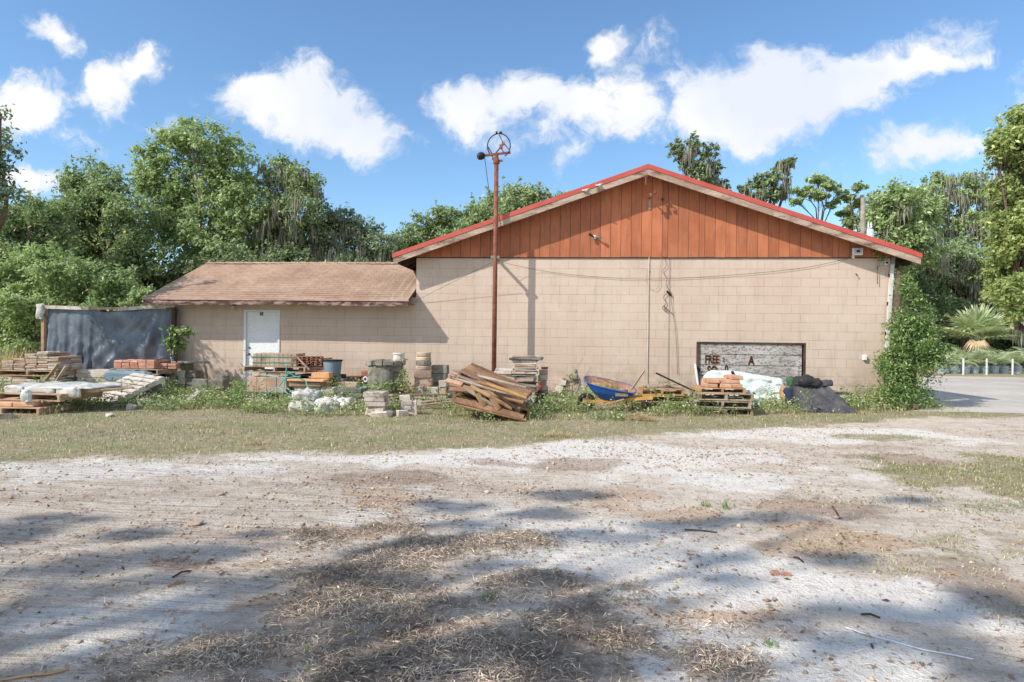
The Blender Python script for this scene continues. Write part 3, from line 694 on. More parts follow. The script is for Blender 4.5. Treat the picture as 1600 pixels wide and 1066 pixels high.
for j in range(24):                              # ridge caps
    xa = xl + (xr_ - xl) * j / 24; xb = xa + (xr_ - xl) / 24 + .03
    mb.add([(xa, YR - .13, zr - .03), (xb, YR - .13, zr - .042), (xb, YR, zr + .02), (xa, YR, zr + .035), (xa, YR + .13, zr - .03), (xb, YR + .13, zr - .042)], [(0, 1, 2, 3), (3, 2, 5, 4)])
mb.build('ridge_cap', SH, roofw, origin=OW, fixn=False)
mb = MB()
vs = [(xl, YE, ze - .02), (xr_, YE, ze - .02), (xr_, YR, zr - .03), (xl, YR, zr - .03), (xl, YE, ze - .06), (xr_, YE, ze - .06), (xr_, YR, zr - .07), (xl, YR, zr - .07)]
mb.add(vs, [(0, 1, 2, 3), (7, 6, 5, 4), (0, 4, 5, 1), (1, 5, 6, 2), (2, 6, 7, 3), (3, 7, 4, 0)]); mb.build('roof_deck', 'dark_wood', wing, origin=OW)
# old peeling fascia with an uneven lower edge
mb = MB(); nseg = 150; vs = []
for j in range(nseg + 1):
    xx = xl + (xr_ - xl) * j / nseg; n_ = mnoise.noise(Vector((xx * 6, 3, 0))) * .008 + mnoise.noise(Vector((xx * 21, 8, 0))) * .006
    t_ = ze - .008 - .012 * math.sin(j / nseg * math.pi * 3)
    vs += [(xx, YE - .025, t_ - .035), (xx, YE - .025, t_ - .135 + n_), (xx, YE + .005, t_ - .135 + n_), (xx, YE + .005, t_ - .035)]
fs = []
for j in range(nseg):
    a = j * 4; b = a + 4; fs += [(a, a + 1, b + 1, b), (a + 1, a + 2, b + 2, b + 1), (a + 2, a + 3, b + 3, b + 2), (a + 3, a, b, b + 3)]
fs += [(0, 3, 2, 1), (nseg * 4, nseg * 4 + 1, nseg * 4 + 2, nseg * 4 + 3)]
mb.add(vs, fs); mb.build('fascia', 'fascia_old', wing, origin=OW)
mb = MB(); mb.box(((xl + xr_) / 2, YE - .036, ze - .018), (xr_ - xl + .03, .012, .034)); mb.build('drip_edge', pmat('drip_pink', lin(206,168,156), lin(180,140,126), 3, bump=.2), wing, origin=OW)
mb = MB(); mb.bar((xl + .01, YE, ze - .09), (xl + .01, YR, zr - .1), .03, .12); mb.build('rake_board', 'dark_wood', wing, origin=OW)
mb = MB(); mb.box(((GL + xr_) / 2 + .0, YE / 2 + .02, ze - .075), (xr_ - GL, -YE - .06, .012)); mb.build('soffit', pmat('soffit_tan', lin(150,124,106), lin(132,108,92), 3), wing, origin=OW)
# door
dc = (dl + dr) / 2; dw = dr - dl
door = thing('door', None, None, (dc - GL, 0, 0)); door.parent = wing
mb = MB(); f = .05
mb.box((-dw / 2 + f / 2, .03, dt / 2), (f, .10, dt)); mb.box((dw / 2 - f / 2, .03, dt / 2), (f, .10, dt)); mb.box((0, .03, dt - f / 2), (dw - 2 * f, .10, f)); mb.build('door_frame', 'white_paint', door)
mb = MB(); mb.box((0, .06, (dt - f) / 2), (dw - 2 * f - .008, .045, dt - f - .01), ch=.003); mb.build('door_leaf', pmat('door_white', lin(244,245,247), lin(236,238,240), 2, rough=.5, bump=.1, c3=lin(206,206,206), thr=(.66, .76), s3=16), door)
mb = MB(); hx = -dw / 2 + f + .07
mb.lathe([(.03, 0), (.03, .012), (.014, .02), (.012, .05), (.028, .056), (.03, .075), (.018, .09)], n=16); mb.build('door_handle', 'grey_metal', door, loc=(hx, .037, .92), rot=(R(90), 0, 0), smooth=True)
mb = MB(); mb.lathe([(.028, 0), (.028, .018), (.012, .022), (.012, .03)], n=16); mb.build('deadbolt', 'grey_metal', door, loc=(hx, .037, 1.08), rot=(R(90), 0, 0), smooth=True)
for hz in (.3, 1.05, 1.8): mb = MB(); mb.tube([(dw / 2 - f - .002, .03, hz - .05), (dw / 2 - f - .002, .03, hz + .05)], .008, 8); mb.build('hinge', 'grey_metal', door)
zsg = W(409, 490, .03).z; xsg = W(408.5, 490, .03).x - dc
sg_ = MB(); sg_.box((0, 0, 0), (.085, .006, .10), ch=.002); sgn_ = sg_.build('sign_plate', 'black_plastic', door, loc=(xsg, .034, zsg))
mb = MB(); mb.lathe([(.0095, 0), (.0095, .002)], (0, 0, 0), 12)
for i in range(len(mb.v)): v = mb.v[i]; mb.v[i] = (v[0] - .003, -.0035 - v[2], v[1] + .031)
mb.bar((-.004, -.0045, .02), (-.001, -.0045, -.008), .010, .002, up=(0, 1, 0)); mb.bar((-.001, -.0045, -.006), (.016, -.0045, -.007), .007, .002, up=(0, 1, 0)); mb.bar((.016, -.0045, -.007), (.022, -.0045, -.028), .006, .002, up=(0, 1, 0))
arc = [(-.002 + .022 * math.cos(t), -.0045, -.014 + .022 * math.sin(t)) for t in [R(130 + 17 * i) for i in range(13)]]
mb.tube(arc, .0022, 5); mb.build('sign_symbol', 'white_paint', sgn_)
mb = MB(); mb.box((0, 0, 0), (.11, .08, .025), ch=.006); mb.build('strike_plate', 'grey_metal', door, loc=(-dw / 2 + .03, -.012, 1.0), rot=(0, 0, 0)); 
bpy.data.objects['strike_plate'].scale = (.3, .2, 1.6)
# small lamp under the eave
q = W(366, 480)
lamp = thing('wall_lamp', 'small square lamp under the eave left of the white door', 'wall lamp', (q.x, -.002, q.z))
mb = MB(); mb.box((0, -.05, .055), (.11, .1, .03), ch=.005); mb.build('bracket', 'dark_metal', lamp)
mb = MB(); mb.box((0, -.055, -.015), (.10, .09, .10), ch=.012); mb.build('lens', 'pale_stone', lamp)

# ------------------------------------------------------------------ fixtures on the main wall
# pole with wheel hoop
PY = -.62
pb = W(771.5, 600, PY); ptop = W(776.5, 250, PY)
pole = thing('rusty_pole', 'tall rusty steel pole in front of the wall with hoop and floodlight on top', 'pole', (pb.x, PY, 0))
po = Vector((pb.x, PY, 0))
mb = MB(); mb.tube([(0, 0, -.2), (0, 0, ptop.z - 0)], [.056, .05], 16); mb.build('shaft', 'rust_metal', pole, smooth=True)
mb = MB(); mb.lathe([(.06, 0), (.075, .02), (.08, .09), (.05, .14), (.045, .2)], (0, 0, ptop.z - .1), 14); mb.box((.08, 0, ptop.z - .02), (.12, .04, .04)); mb.box((-.06, 0, ptop.z + .03), (.08, .05, .05)); mb.build('collar', 'rust_metal', pole)
zc = ptop.z + .12
mb = MB(); mb.bar((-.26, -.02, zc - .02), (.32, .02, zc + .05), .045, .045); mb.build('cross_bar', 'rust_metal', pole)
mb = MB(); rr = .285; cxh, czh = .05, zc + .20
pts = [(cxh + rr * math.cos(t) * .92, .02 * math.sin(t), czh + rr * math.sin(t)) for t in [R(-58 + i * 300 / 40) for i in range(41)]]
mb.tube(pts, .013, 7); mb.build('hoop', 'dark_metal', pole)
mb = MB(); mb.tube([(cxh - .01, 0, czh + rr), (.16, 0, czh + .04)], .012, 6); mb.tube([(.15, 0, czh + .07), (cxh + rr * .86, 0, czh - .1)], .012, 6); mb.tube([(-.2, 0, czh - .02), (-.09, 0, zc)], .018, 6); mb.tube([(-.03, 0, zc + .02), (.09, 0, czh - .03), (.16, 0, zc + .05)], .018, 6)
mb.box((.1, 0, czh - .02), (.07, .06, .09)); mb.box((.15, 0, czh + .05), (.06, .05, .07)); mb.build('hoop_braces', 'rust_metal', pole)
mb = MB(); mb.box((-.005, 0, czh + rr + .02), (.04, .03, .04)); mb.build('hoop_clip', 'dark_metal', pole)
mb = MB(); mb.box((.09, 0, czh + rr + .02), (.06, .03, .03)); mb.build('hoop_clip', 'dark_metal', pole)
fl = MB(); fl.lathe([(.05, 0), (.075, .02), (.09, .09), (.075, .15), (.04, .18)], n=14); fo = fl.build('floodlight', 'dark_metal', pole, loc=(-.44, -.04, zc - .05), rot=(R(0), R(78), R(15)), smooth=True)
mb = MB(); mb.lathe([(.082, -.004), (.082, .0)], n=14); mb.build('lens', 'glass_clear', fo, loc=(0, 0, .012))
mb = MB(); pts = []
a0 = Vector((-.27, .0, zc - .08)); a1 = Vector((-.02, .08, zc - 1.5))
for i in range(12):
    t = i / 11; pts.append(a0.lerp(a1, t) + Vector((-.05 * math.sin(t * 3.1) * 1.0 + .1 * t * (1 - t), 0, 0)))
mb.tube(pts, .008, 5); mb.build('cable', 'cable_dark', pole)
zb = W(773, 402, PY).z
mb = MB(); mb.box((-.0, 0, zb), (.2, .07, .06)); mb.box((0, PY / -2 * 1 + .03, zb), (.05, .56, .05)); mb.build('wall_bracket', 'grey_metal', pole)
mb = MB()
# cable across the wall
def cable(name, label, pts, r=.006, mat='cable_dark', cat='cable', group=None, n=5):
    mb = MB(); o = Vector(pts[0]); mb.tube([Vector(p) - o for p in pts], r, n)
    return tag(mb.build(name, mat, loc=o), label, cat, group)
def cat_curve(ctrl, n=8):
    out = []; c = [ctrl[0]] + list(ctrl) + [ctrl[-1]]
    for i in range(1, len(c) - 2):
        p0, p1, p2, p3 = [Vector(c[i + k]) for k in (-1, 0, 1, 2)]
        for j in range(n):
            t = j / n; out.append(.5 * ((2 * p1) + (-p0 + p2) * t + (2 * p0 - 5 * p1 + 4 * p2 - p3) * t * t + (-p0 + 3 * p1 - 3 * p2 + p3) * t ** 3))
    out.append(Vector(ctrl[-1])); return out
cable('sagging_cable', 'long thin cable sagging across the wall from the pole to the floodlight', cat_curve([W(784, 410, -.3), W(840, 422, -.05), W(900, 430, -.03), W(990, 436, -.03), W(1080, 434, -.03), W(1180, 427, -.03), W(1260, 418, -.03), W(1325, 404, -.03)]), .004)
cable('slanting_cable', 'thin cable slanting down from the pole to the low roof end', [W(769, 410, -.5), W(650, 470, -.05)], .004)
for px_, lab, s_ in ((1014, 'thin conduit running down the wall below the gable lamp', .009), (1046.5, 'thin wire running down the wall right of the gable lamp', .004)):
    a = W(px_, 402); b = W(px_ - 3, 610)
    cable('conduit' if px_ < 1020 else 'vertical_wire', lab, [(a.x, -.02, a.z), (b.x, -.02, .1)], s_, 'pale_stone' if px_ < 1020 else 'cable_dark', 'conduit' if px_ < 1020 else 'wire')
cable('loose_wire', 'wavy loose dark wire hanging by the vertical wire', cat_curve([W(1038, 402, -.03), W(1041, 415, -.04), W(1036, 424, -.03), W(1042, 436, -.04), W(1041, 446, -.03), W(1049, 460, -.04), W(1050, 478, -.03), W(1056, 520, -.03), W(1059, 585, -.03)]), .0045)
cable('wire_tangle', 'tangled thin wire loops low on the wall below the splice', cat_curve([W(1047, 455, -.03), W(1037, 464, -.04), W(1041, 474, -.03), W(1035, 481, -.04), W(1043, 488, -.03), W(1037, 478, -.05), W(1052, 492, -.03)]), .006)
cable('thin_loop', 'thin pale wire looping beside the conduit', cat_curve([W(1033, 402, -.03), W(1031, 430, -.03), W(1030, 446, -.04), W(1021, 454, -.03), W(1011, 442, -.03), W(1011, 428, -.03)]), .004, 'weathered_wood')
q = W(1045, 458, -.03); mb = MB(); mb.tube([(-.05, 0, .05), (0, 0, 0), (.06, 0, -.07)], [.018, .03, .012], 8); tag(mb.build('cable_splice', 'dark_metal', loc=q), 'dark cable splice bundle hanging on the wall', 'cable splice')
mb = MB(); mb.lathe([(.016, 0), (.016, .012)], n=10); tag(mb.build('junction_knob', 'black_plastic', loc=W(1015, 425, 0), rot=(R(90), 0, 0)), 'small black knob on the wall beside the conduit', 'wall knob')
# gable lamp on a bracket
q = W(1015, 310, -.03); gl = thing('gable_lamp', 'rusty lamp arm under the roof peak with hanging bracket', 'outdoor lamp', q)
mb = MB(); mb.tube([(0, 0, -.02), (0, -.28, .02)], .016, 8); mb.tube([(-.09, -.28, .03), (.09, -.28, .02)], .014, 8); mb.build('arm', 'rust_metal', gl)
mb = MB(); mb.lathe([(.03, -.05), (.045, 0), (.03, .05)], (0, -.3, 0), 12); mb.lathe([(.025, -.04), (.035, 0), (.02, .04)], (.09, -.28, .06), 10); mb.build('lamp_head', 'rust_metal', gl)
mb = MB(); mb.bar((0, -.01, 0), (.0, -.01, -.26), .05, .02, up=(0, 1, 0)); mb.build('mounting_strap', 'weathered_wood', gl)
mb = MB(); mb.lathe([(.022, 0), (.03, .02), (.03, .05)], n=12); tag(mb.build('vent_cap', 'black_plastic', loc=W(1035, 312, -.035), rot=(R(90), 0, 0)), 'small black round cap on the gable boards right of the lamp', 'vent cap')
mb = MB(); mb.tube([(0, 0, 0), (.015, -.1, .05), (.02, -.11, -.05)], .014, 6); mb.box((.02, -.08, -.06), (.05, .04, .05)); tag(mb.build('rusty_hook', 'rust_metal', loc=W(1046, 320, -.035)), 'small rusty hook at the shadow edge right of the lamp', 'hook')
mb = MB(); mb.box((0, 0, -.1), (.035, .03, .2)); mb.box((-.0, 0, -.0), (.08, .03, .03)); tag(mb.build('peak_bracket', 'rust_metal', loc=W(1009, 276, RO - .02)), 'small rusty strap hanging from the rake boards at the peak', 'bracket')
q = W(929, 371, -.035); fx = thing('twin_floodlight', 'broken twin floodlight mount on the orange boards', 'floodlight mount', q)
mb = MB(); mb.lathe([(.05, 0), (.05, .03), (.02, .05)], n=12); mb.build('base', 'white_metal', fx, rot=(R(90), 0, 0))
mb = MB(); mb.tube([(-.02, -.04, .0), (-.10, -.12, .04)], .02, 8); mb.lathe([(.03, 0), (.035, .05)], (-.11, -.12, .02), 10); mb.build('left_socket', 'dark_metal', fx)
mb = MB(); mb.tube([(.02, -.04, 0), (.12, -.12, -.02)], .018, 8); mb.lathe([(.028, 0), (.034, .05)], (.13, -.12, -.05), 10); mb.build('right_socket', 'grey_metal', fx)
for (px_, py_) in ((916, 298), (937, 290)):
    q = W(px_, py_, RO - .01); mb = MB(); mb.lathe([(.03, 0), (.035, .03), (.012, .05)], n=10); mb.tube([(0, 0, .04), (.05, .02, .1)], .014, 6); mb.box((-.06, 0, .03), (.07, .03, .035))
    tag(mb.build('rake_lamp_mount', 'white_metal', loc=q, rot=(R(90), 0, 0)), 'white lamp mount on the rake board ' + ('nearer the pole' if px_ < 920 else 'nearer the peak'), 'lamp mount', 'lamp mounts on the rake board')
# right end: floodlight, camera, outlet, downspout
q = W(1337, 394, -.04); f2 = thing('wall_floodlight', 'white square floodlight at the right end of the orange boards', 'floodlight', q)
mb = MB(); mb.box((0, -.09, 0), (.22, .07, .16), ch=.02); mb.build('housing', 'white_paint', f2)
mb = MB(); mb.box((0, -.128, 0), (.16, .008, .11), ch=.003); ln_ = mb.build('lens', 'glass_clear', f2)
mb = MB(); mb.box((0, -.1335, 0), (.07, .006, .05)); mb.build('led_panel', 'dark_metal', ln_)
mb = MB(); mb.box((-.07, -.03, -.11), (.05, .06, .08), ch=.005); mb.build('bracket', 'white_metal', f2)
q = W(1384, 411); c2 = thing('security_camera', 'white round dome camera near the right corner of the wall', 'security camera', q)
mb = MB(); mb.lathe([(.058, 0), (.058, .03), (.05, .045), (.03, .055)], n=18); mb.build('housing', 'white_paint', c2, rot=(R(90), 0, 0), smooth=True)
mb = MB(); mb.lathe([(.03, .054), (.024, .068), (.01, .074)], n=14); mb.build('lens', 'dark_metal', c2, rot=(R(90), 0, 0), loc=(.004, 0, 0), smooth=True)
q = W(1350, 559); mb = MB(); mb.box((0, -.035, 0), (.09, .07, .12), ch=.012); ob = tag(mb.build('outlet_box', 'white_paint', loc=q), 'white outlet box on the wall right of the boarded window', 'outlet box')
mb = MB(); mb.tube([(0, 0, 0), (.01, -.05, -.02), (.01, -.05, -.06)], .01, 6); tag(mb.build('wall_hook', 'dark_metal', loc=W(1337, 428)), 'small dark hook on the wall below the floodlight', 'hook')
a = W(1394, 415, -.05); b = W(1385.5, 548, -.16)
dsp = thing('downspout', 'bent white downspout coming away from the right corner of the building', 'downspout', (a.x, -.05, a.z))
mb = MB(); mb.bar((0, 0, .02), (b.x - a.x, b.y + .05, b.z - a.z), .075, .06, up=(0, 1, 0)); mb.build('pipe', 'white_metal', dsp)
for t in (.12, .45, .8): mb = MB(); mb.bar((-.06 + (b.x - a.x) * t, (b.y + .05) * t - .0, (b.z - a.z) * t), (.06 + (b.x - a.x) * t, (b.y + .05) * t, (b.z - a.z) * t), .025, .075); mb.build('pipe_strap', 'dark_metal', dsp)
mb = MB(); mb.bar((.02, .03, 0), (.12, .2, .25), .07, .06); mb.build('elbow', 'white_metal', dsp)
mb = MB(); mb.box((0, 0, 0), (.04, .025, .62), ch=.004); tag(mb.build('corner_pipe', 'white_metal', loc=(UR - .03, -.02, .55)), 'short rusty white pipe piece behind the shrub at the wall corner', 'pipe')

# ------------------------------------------------------------------ trees
def make_tree(name, label, base, blobs, fol, n, leaf=.11, trunk_r=.2, bark='bark', group=None, seed=1, moss=0, cat='tree', clump=.34, nclump=1.0, asp=.5, shell=.55, limbs=True, up=.55, dmax=.5):
    """blobs: (centre Vector, rx, rz).  a tapered trunk with limbs, leaf clumps spread through every lobe of the crown"""
    rs = np.random.RandomState(seed); rg = random.Random(seed)
    base = Vector(base); root = thing(name, label, cat, base, group=group)
    Ps = []; Ns = []; tips = []
    vol = sum(b[1] ** 1.0 * b[2] + b[1] ** 2 for b in blobs)
    for (c, rx, rzz) in blobs:
        share = (rx * rzz + rx ** 2) / vol; nb = int(n * share)
        k = max(5, int(nclump * 15 * (rx * rzz) ** .75))
        d = unit(rs.normal(size=(k, 3))); rad = rs.uniform(0, 1, (k, 1)) ** (1 - shell) * .98
        cc = np.array(c)[None] + d * rad * np.array([[rx, rx * .85, rzz]])
        cr = clump * rs.uniform(.55, 1.35, k) * (rx ** .35)
        cid = rs.choice(k, nb, p=cr ** 2 / (cr ** 2).sum())
        ld = unit(rs.normal(size=(nb, 3))); lr = rs.uniform(0, 1, (nb, 1)) ** .5
        G3 = rs.normal(size=(nb, 3)); P = cc[cid] + G3 * cr[cid][:, None] * np.array([[.58, .58, .42]])
        # a third of the leaves sit on short twigs that leave the clump in sprays
        tw = rs.normal(size=(k * 6, 3)); tw = unit(tw) ; tj = cid * 6 + rs.randint(0, 6, nb); sp_ = rs.uniform(0, 1, nb) < .4
        P[sp_] = (cc[cid] + tw[tj] * (cr[cid] * rs.uniform(.3, 1.9, nb))[:, None] + rs.normal(size=(nb, 3)) * .05)[sp_]
        Nn = unit(G3 * .25 + d[cid] * .3 + np.array([[-.22, -.3, up]]) + rs.normal(size=(nb, 3)) * .6)
        Ps.append(P); Ns.append(Nn); tips.append((Vector(c), [Vector(q) for q in cc[:int(min(k, 14))]], rx))
    P = np.concatenate(Ps); Nn = np.concatenate(Ns); P[:, 2] = np.maximum(P[:, 2], .05)
    L = leaf * .8 * rs.uniform(.6, 1.35, len(P))
    V, F = leaf_verts(P - np.array(base), Nn, L, L * asp, rs)
    npmesh('crown', V, [F], fol, root)
    if limbs:
        mb = MB(); top = sum((b[0] for b in blobs), Vector()) / len(blobs)
        fork = base.lerp(Vector((top.x, top.y, base.z + (min(b[0].z for b in blobs) - base.z) * .8)), 1.0) - base
        mid = fork * .5 + Vector((rg.uniform(-.2, .2), rg.uniform(-.2, .2), 0))
        mb.tube([(0, 0, -.3), (0, 0, .1), mid, fork], [trunk_r * 1.35, trunk_r * 1.1, trunk_r * .9, trunk_r * .72], 9)
        mb.build('trunk', bark, root, smooth=True)
        mb = MB()
        for (c, cl, rx) in tips:
            e = c - base; m1 = fork.lerp(e, .45) + Vector((rg.uniform(-.3, .3), rg.uniform(-.3, .3), rg.uniform(-.1, .5)))
            r0 = trunk_r * .5
            mb.tube([fork - Vector((0, 0, .2)), m1, e], [r0, r0 * .7, r0 * .4], 6)
            for q in cl:
                q = q - base; s = m1.lerp(e, rg.uniform(.2, 1)); m2 = s.lerp(q, .5) + Vector([rg.uniform(-.15, .15) * rx for _ in range(3)])
                mb.tube([s, m2, q], [r0 * .3, r0 * .18, r0 * .06], 4, cap=False)
        mb.build('limbs', bark, root, smooth=True)
    if moss:
        k = moss; hang = []
        for (c, rx, rzz) in blobs:
            kk = max(1, int(k * rx * rzz / sum(b[1] * b[2] for b in blobs)))
            d = unit(rs.normal(size=(kk, 3))); d[:, 1] = -abs(d[:, 1]); hang.append(np.array(c)[None] + d * np.array([[rx * .9, rx * .8, rzz * .8]]))
        H = np.concatenate(hang); vs = []; 
        per = 16
        B = np.repeat(H, per, 0) + rs.normal(size=(len(H) * per, 3)) * np.array([[.16, .12, .10]])
        ln_ = np.repeat(rs.uniform(.35, 1.3, len(H)), per) * rs.uniform(.45, 1.1, len(B))
        th = rs.uniform(0, 2 * np.pi, len(B)); S = np.stack([np.cos(th), np.sin(th), 0 * th], 1) * rs.uniform(.012, .03, (len(B), 1))
        dn_ = np.stack([rs.normal(size=len(B)) * .06, rs.normal(size=len(B)) * .06, -ln_], 1)
        V = np.stack([B - S * .6, B + S * .6, B + dn_ * .5 + S * 1.3, B + dn_ * .5 - S * 1.3, B + dn_], 1).reshape(-1, 3)
        i = np.arange(len(B)) * 5
        npmesh('hanging_moss', V - np.array(base), [np.stack([i, i + 1, i + 2, i + 3], 1), np.stack([i + 3, i + 2, i + 4], 1)], 'moss', root)
    return root
def pb_(Y, lst, seed=0, dj=1.2):
    """lobes of a crown: photo centre and radii (px) of each, standing at distance Y behind the wall line"""
    rg = random.Random(seed + 7); out = []
    for q in lst:
        px, py, rx = q[:3]; ry = q[3] if len(q) > 3 else rx
        y = Y + rg.uniform(-dj, dj); c = W(px, py, y); s = depth(c) / FPX
        out.append((c, rx * s, ry * s))
    return out
def tree_px(name, label, Y, basepx, lst, fol, n, seed, **kw):
    c = W(basepx, 560, Y); return make_tree(name, label, (c.x, Y, 0), pb_(Y, lst, seed), fol, n, seed=seed, **kw)
GRL = 'trees in the wood behind the building'
tree_px('broadleaf_tree', 'tallest broadleaf tree of the wood, rounded crown above the low shingle roof', 16, 320,
        [(300,225,58,38),(350,250,50,45),(245,255,36,34),(232,290,28,25),(275,290,55,45),(345,310,60,50),(310,355,70,45),(385,330,38,50),(250,345,40,40),(345,390,70,35),(388,285,18,22)], 'leaf_light', 34000, 11, leaf=.13, trunk_r=.26, bark='pale_bark', clump=.27, nclump=1.7, group=GRL)
tree_px('broadleaf_tree', 'dense rounded tree left of the tallest tree in the wood', 13, 150,
        [(150,282,42,32),(118,300,30,22),(165,320,62,36),(120,345,40,30),(200,345,50,42),(150,385,75,42),(215,395,45,40),(95,400,50,35),(185,430,60,35)], 'leaf_mid', 30000, 12, leaf=.115, trunk_r=.25, group=GRL)
tree_px('oak_tree', 'mossy oak with high knobbly crown right of the tallest tree', 17, 440,
        [(440,262,34,16),(470,285,34,24),(430,300,34,30),(488,305,18,14),(455,335,48,32),(420,365,50,40),(480,375,48,36),(440,400,60,30),(405,410,30,30)], 'leaf_mid', 26000, 13, leaf=.11, trunk_r=.3, moss=90, clump=.28, nclump=1.5, group=GRL, bark='pale_bark')
tree_px('oak_tree', 'grey mossy oak sloping down to the dip in the tree line', 19, 530,
        [(505,345,34,26),(540,352,38,24),(575,368,28,20),(600,385,24,18),(530,395,50,30),(580,410,34,24),(498,400,40,32),(552,425,48,24)], 'leaf_blue', 22000, 14, leaf=.12, trunk_r=.25, moss=60, group=GRL)
tree_px('oak_tree', 'dark round oak just left of the red roof corner', 22, 655,
        [(605,392,30,24),(640,378,34,26),(680,352,34,26),(700,345,22,16),(660,380,50,30),(700,375,46,26),(625,410,48,26),(600,420,30,24)], 'leaf_mid', 22000, 15, leaf=.13, trunk_r=.28, group=GRL)
tree_px('oak_tree', 'oak crown showing above the left slope of the red roof', 23, 795,
        [(745,340,32,22),(775,322,32,24),(815,308,36,20),(845,305,18,12),(790,340,55,24),(735,362,40,20),(868,312,12,8),(892,305,8,5)], 'leaf_mid', 16000, 16, leaf=.14, trunk_r=.28, group=GRL, clump=.38)
tree_px('broadleaf_tree', 'bushy tree mass low at the left edge of the wood', 9, 30,
        [(20,345,40,28),(60,355,50,32),(15,385,45,34),(90,335,30,18),(50,330,26,16),(70,395,50,34),(-60,340,60,50),(25,425,55,30)], 'leaf_mid', 24000, 17, leaf=.10, trunk_r=.2, group=GRL)
tree_px('broadleaf_tree', 'dark shaded tree in the gap behind the low left thicket', 15, 255,
        [(60,420,80,45),(150,420,80,50),(245,430,60,45),(200,465,70,35),(90,470,90,40),(0,470,80,50)], 'leaf_dark', 20000, 18, leaf=.14, trunk_r=.2, group=GRL)
tree_px('broadleaf_tree', 'leafy understorey tree directly above the shingle ridge', 14, 400,
        [(330,420,60,26),(400,425,60,24),(470,420,60,24),(540,428,60,22),(600,432,50,20),(270,440,40,28),(650,430,40,20)], 'leaf_oak', 20000, 19, leaf=.12, trunk_r=.16, group=GRL)
# right side, behind the roof
tree_px('oak_tree', 'sparse dark oak top rising right of the roof peak', 20, 1092,
        [(1060,232,16,14),(1085,225,20,16),(1108,238,14,16),(1068,252,20,14),(1095,265,24,16),(1118,262,14,12),(1105,285,28,14),(1085,290,30,14),(1068,240,10,10),(1125,290,16,10)], 'leaf_oak', 7500, 21, leaf=.12, trunk_r=.14, clump=.12, nclump=3.6, moss=8, group=GRL, shell=.4)
tree_px('oak_tree', 'second sparse dark oak along the right slope of the roof', 21, 1195,
        [(1222,260,18,12),(1205,278,20,15),(1180,288,18,12),(1235,252,9,9),(1215,300,22,12),(1160,297,12,8),(1190,310,24,14),(1228,285,10,14)], 'leaf_oak', 6500, 22, leaf=.12, trunk_r=.13, clump=.12, nclump=3.6, moss=8, group=GRL, shell=.4)
tree_px('pine_tree', 'light airy flat topped tree above the right roof slope', 24, 1272,
        [(1275,282,22,9),(1255,298,20,8),(1295,290,18,9),(1310,300,10,6),(1245,315,16,7),(1280,306,22,8),(1300,320,14,8)], 'leaf_light', 5200, 23, leaf=.13, trunk_r=.09, clump=.11, nclump=3.4, group=GRL, shell=.3)
tree_px('pine_tree', 'small airy tree just left of the utility pole', 24, 1330,
        [(1340,292,14,7),(1328,305,14,8),(1345,315,16,8),(1322,335,18,14),(1330,350,20,12)], 'leaf_mid', 4200, 24, leaf=.13, trunk_r=.08, clump=.12, nclump=3.4, group=GRL, shell=.3)
tree_px('broadleaf_tree', 'airy bright treetop rising between the corner shrub and the tall pale limbed tree', 26, 1440,
        [(1445,300,24,12),(1425,318,22,12),(1465,315,20,10),(1400,300,14,10),(1370,305,14,8),(1360,325,16,12),(1440,340,30,16),(1395,330,20,14)], 'leaf_light', 7500, 34, leaf=.13, trunk_r=.1, clump=.14, nclump=3.2, group=GRL, shell=.3)
tree_px('oak_tree', 'vine covered tree right behind the utility pole', 20, 1400,
        [(1385,310,26,20),(1410,320,36,30),(1375,345,30,26),(1430,345,40,34),(1400,370,48,30),(1440,385,40,34),(1410,300,18,14)], 'leaf_light', 18000, 25, leaf=.12, trunk_r=.2, moss=24, group=GRL)
tree_px('cypress_tree', 'tall tree with bare pale limbs and open flat crown on the right', 27, 1470,
        [(1470,285,36,14),(1510,282,34,12),(1540,298,30,12),(1450,300,24,12),(1500,310,48,16),(1555,325,26,16),(1470,335,36,14),(1530,345,40,16),(1490,365,40,16),(1550,370,30,18),(1440,320,20,10)], 'leaf_light', 13000, 26, leaf=.13, trunk_r=.2, bark='pale_bark', moss=110, clump=.17, nclump=2.8, group=GRL, shell=.4)
tree_px('oak_tree', 'big moss draped oak behind the potted palms', 24, 1500,
        [(1470,410,50,34),(1530,405,50,34),(1440,440,46,36),(1500,450,55,40),(1560,440,50,40),(1470,490,50,36),(1530,490,50,36),(1430,480,36,40),(1590,420,50,50),(1590,490,40,40)], 'leaf_mid', 34000, 27, leaf=.13, trunk_r=.32, moss=260, group=GRL)
tree_px('broadleaf_tree', 'bright yellow green tree at the right edge', 9, 1700,
        [(1600,215,44,40),(1640,250,60,60),(1580,250,34,30),(1590,300,34,36),(1620,340,50,50),(1575,420,34,40),(1610,450,50,50),(1560,400,22,26),(1640,400,60,60),(1600,380,30,30),(1590,480,30,26),(1555,232,22,16),(1596,185,26,20),(1570,290,26,30),(1565,340,24,26),(1580,380,30,34),(1600,260,34,40),(1575,455,28,26)], 'leaf_yellow', 48000, 28, leaf=.10, trunk_r=.13, group=GRL, nclump=1.9, clump=.26, limbs=True)
tree_px('broadleaf_tree', 'low dark tree behind the fan palm', 26, 1600,
        [(1480,520,40,30),(1520,530,50,30),(1580,520,50,34),(1620,530,50,40),(1455,535,30,34),(1500,560,40,20),(1560,562,40,20),(1620,565,40,20)], 'leaf_dark', 20000, 29, leaf=.11, trunk_r=.16, group=GRL)
tree_px('broadleaf_tree', 'tall shrubby tree filling behind the corner shrub', 23, 1430,
        [(1425,430,30,36),(1440,480,36,40),(1430,530,36,36),(1465,560,30,24)], 'leaf_oak', 14000, 30, leaf=.10, trunk_r=.14, group=GRL)
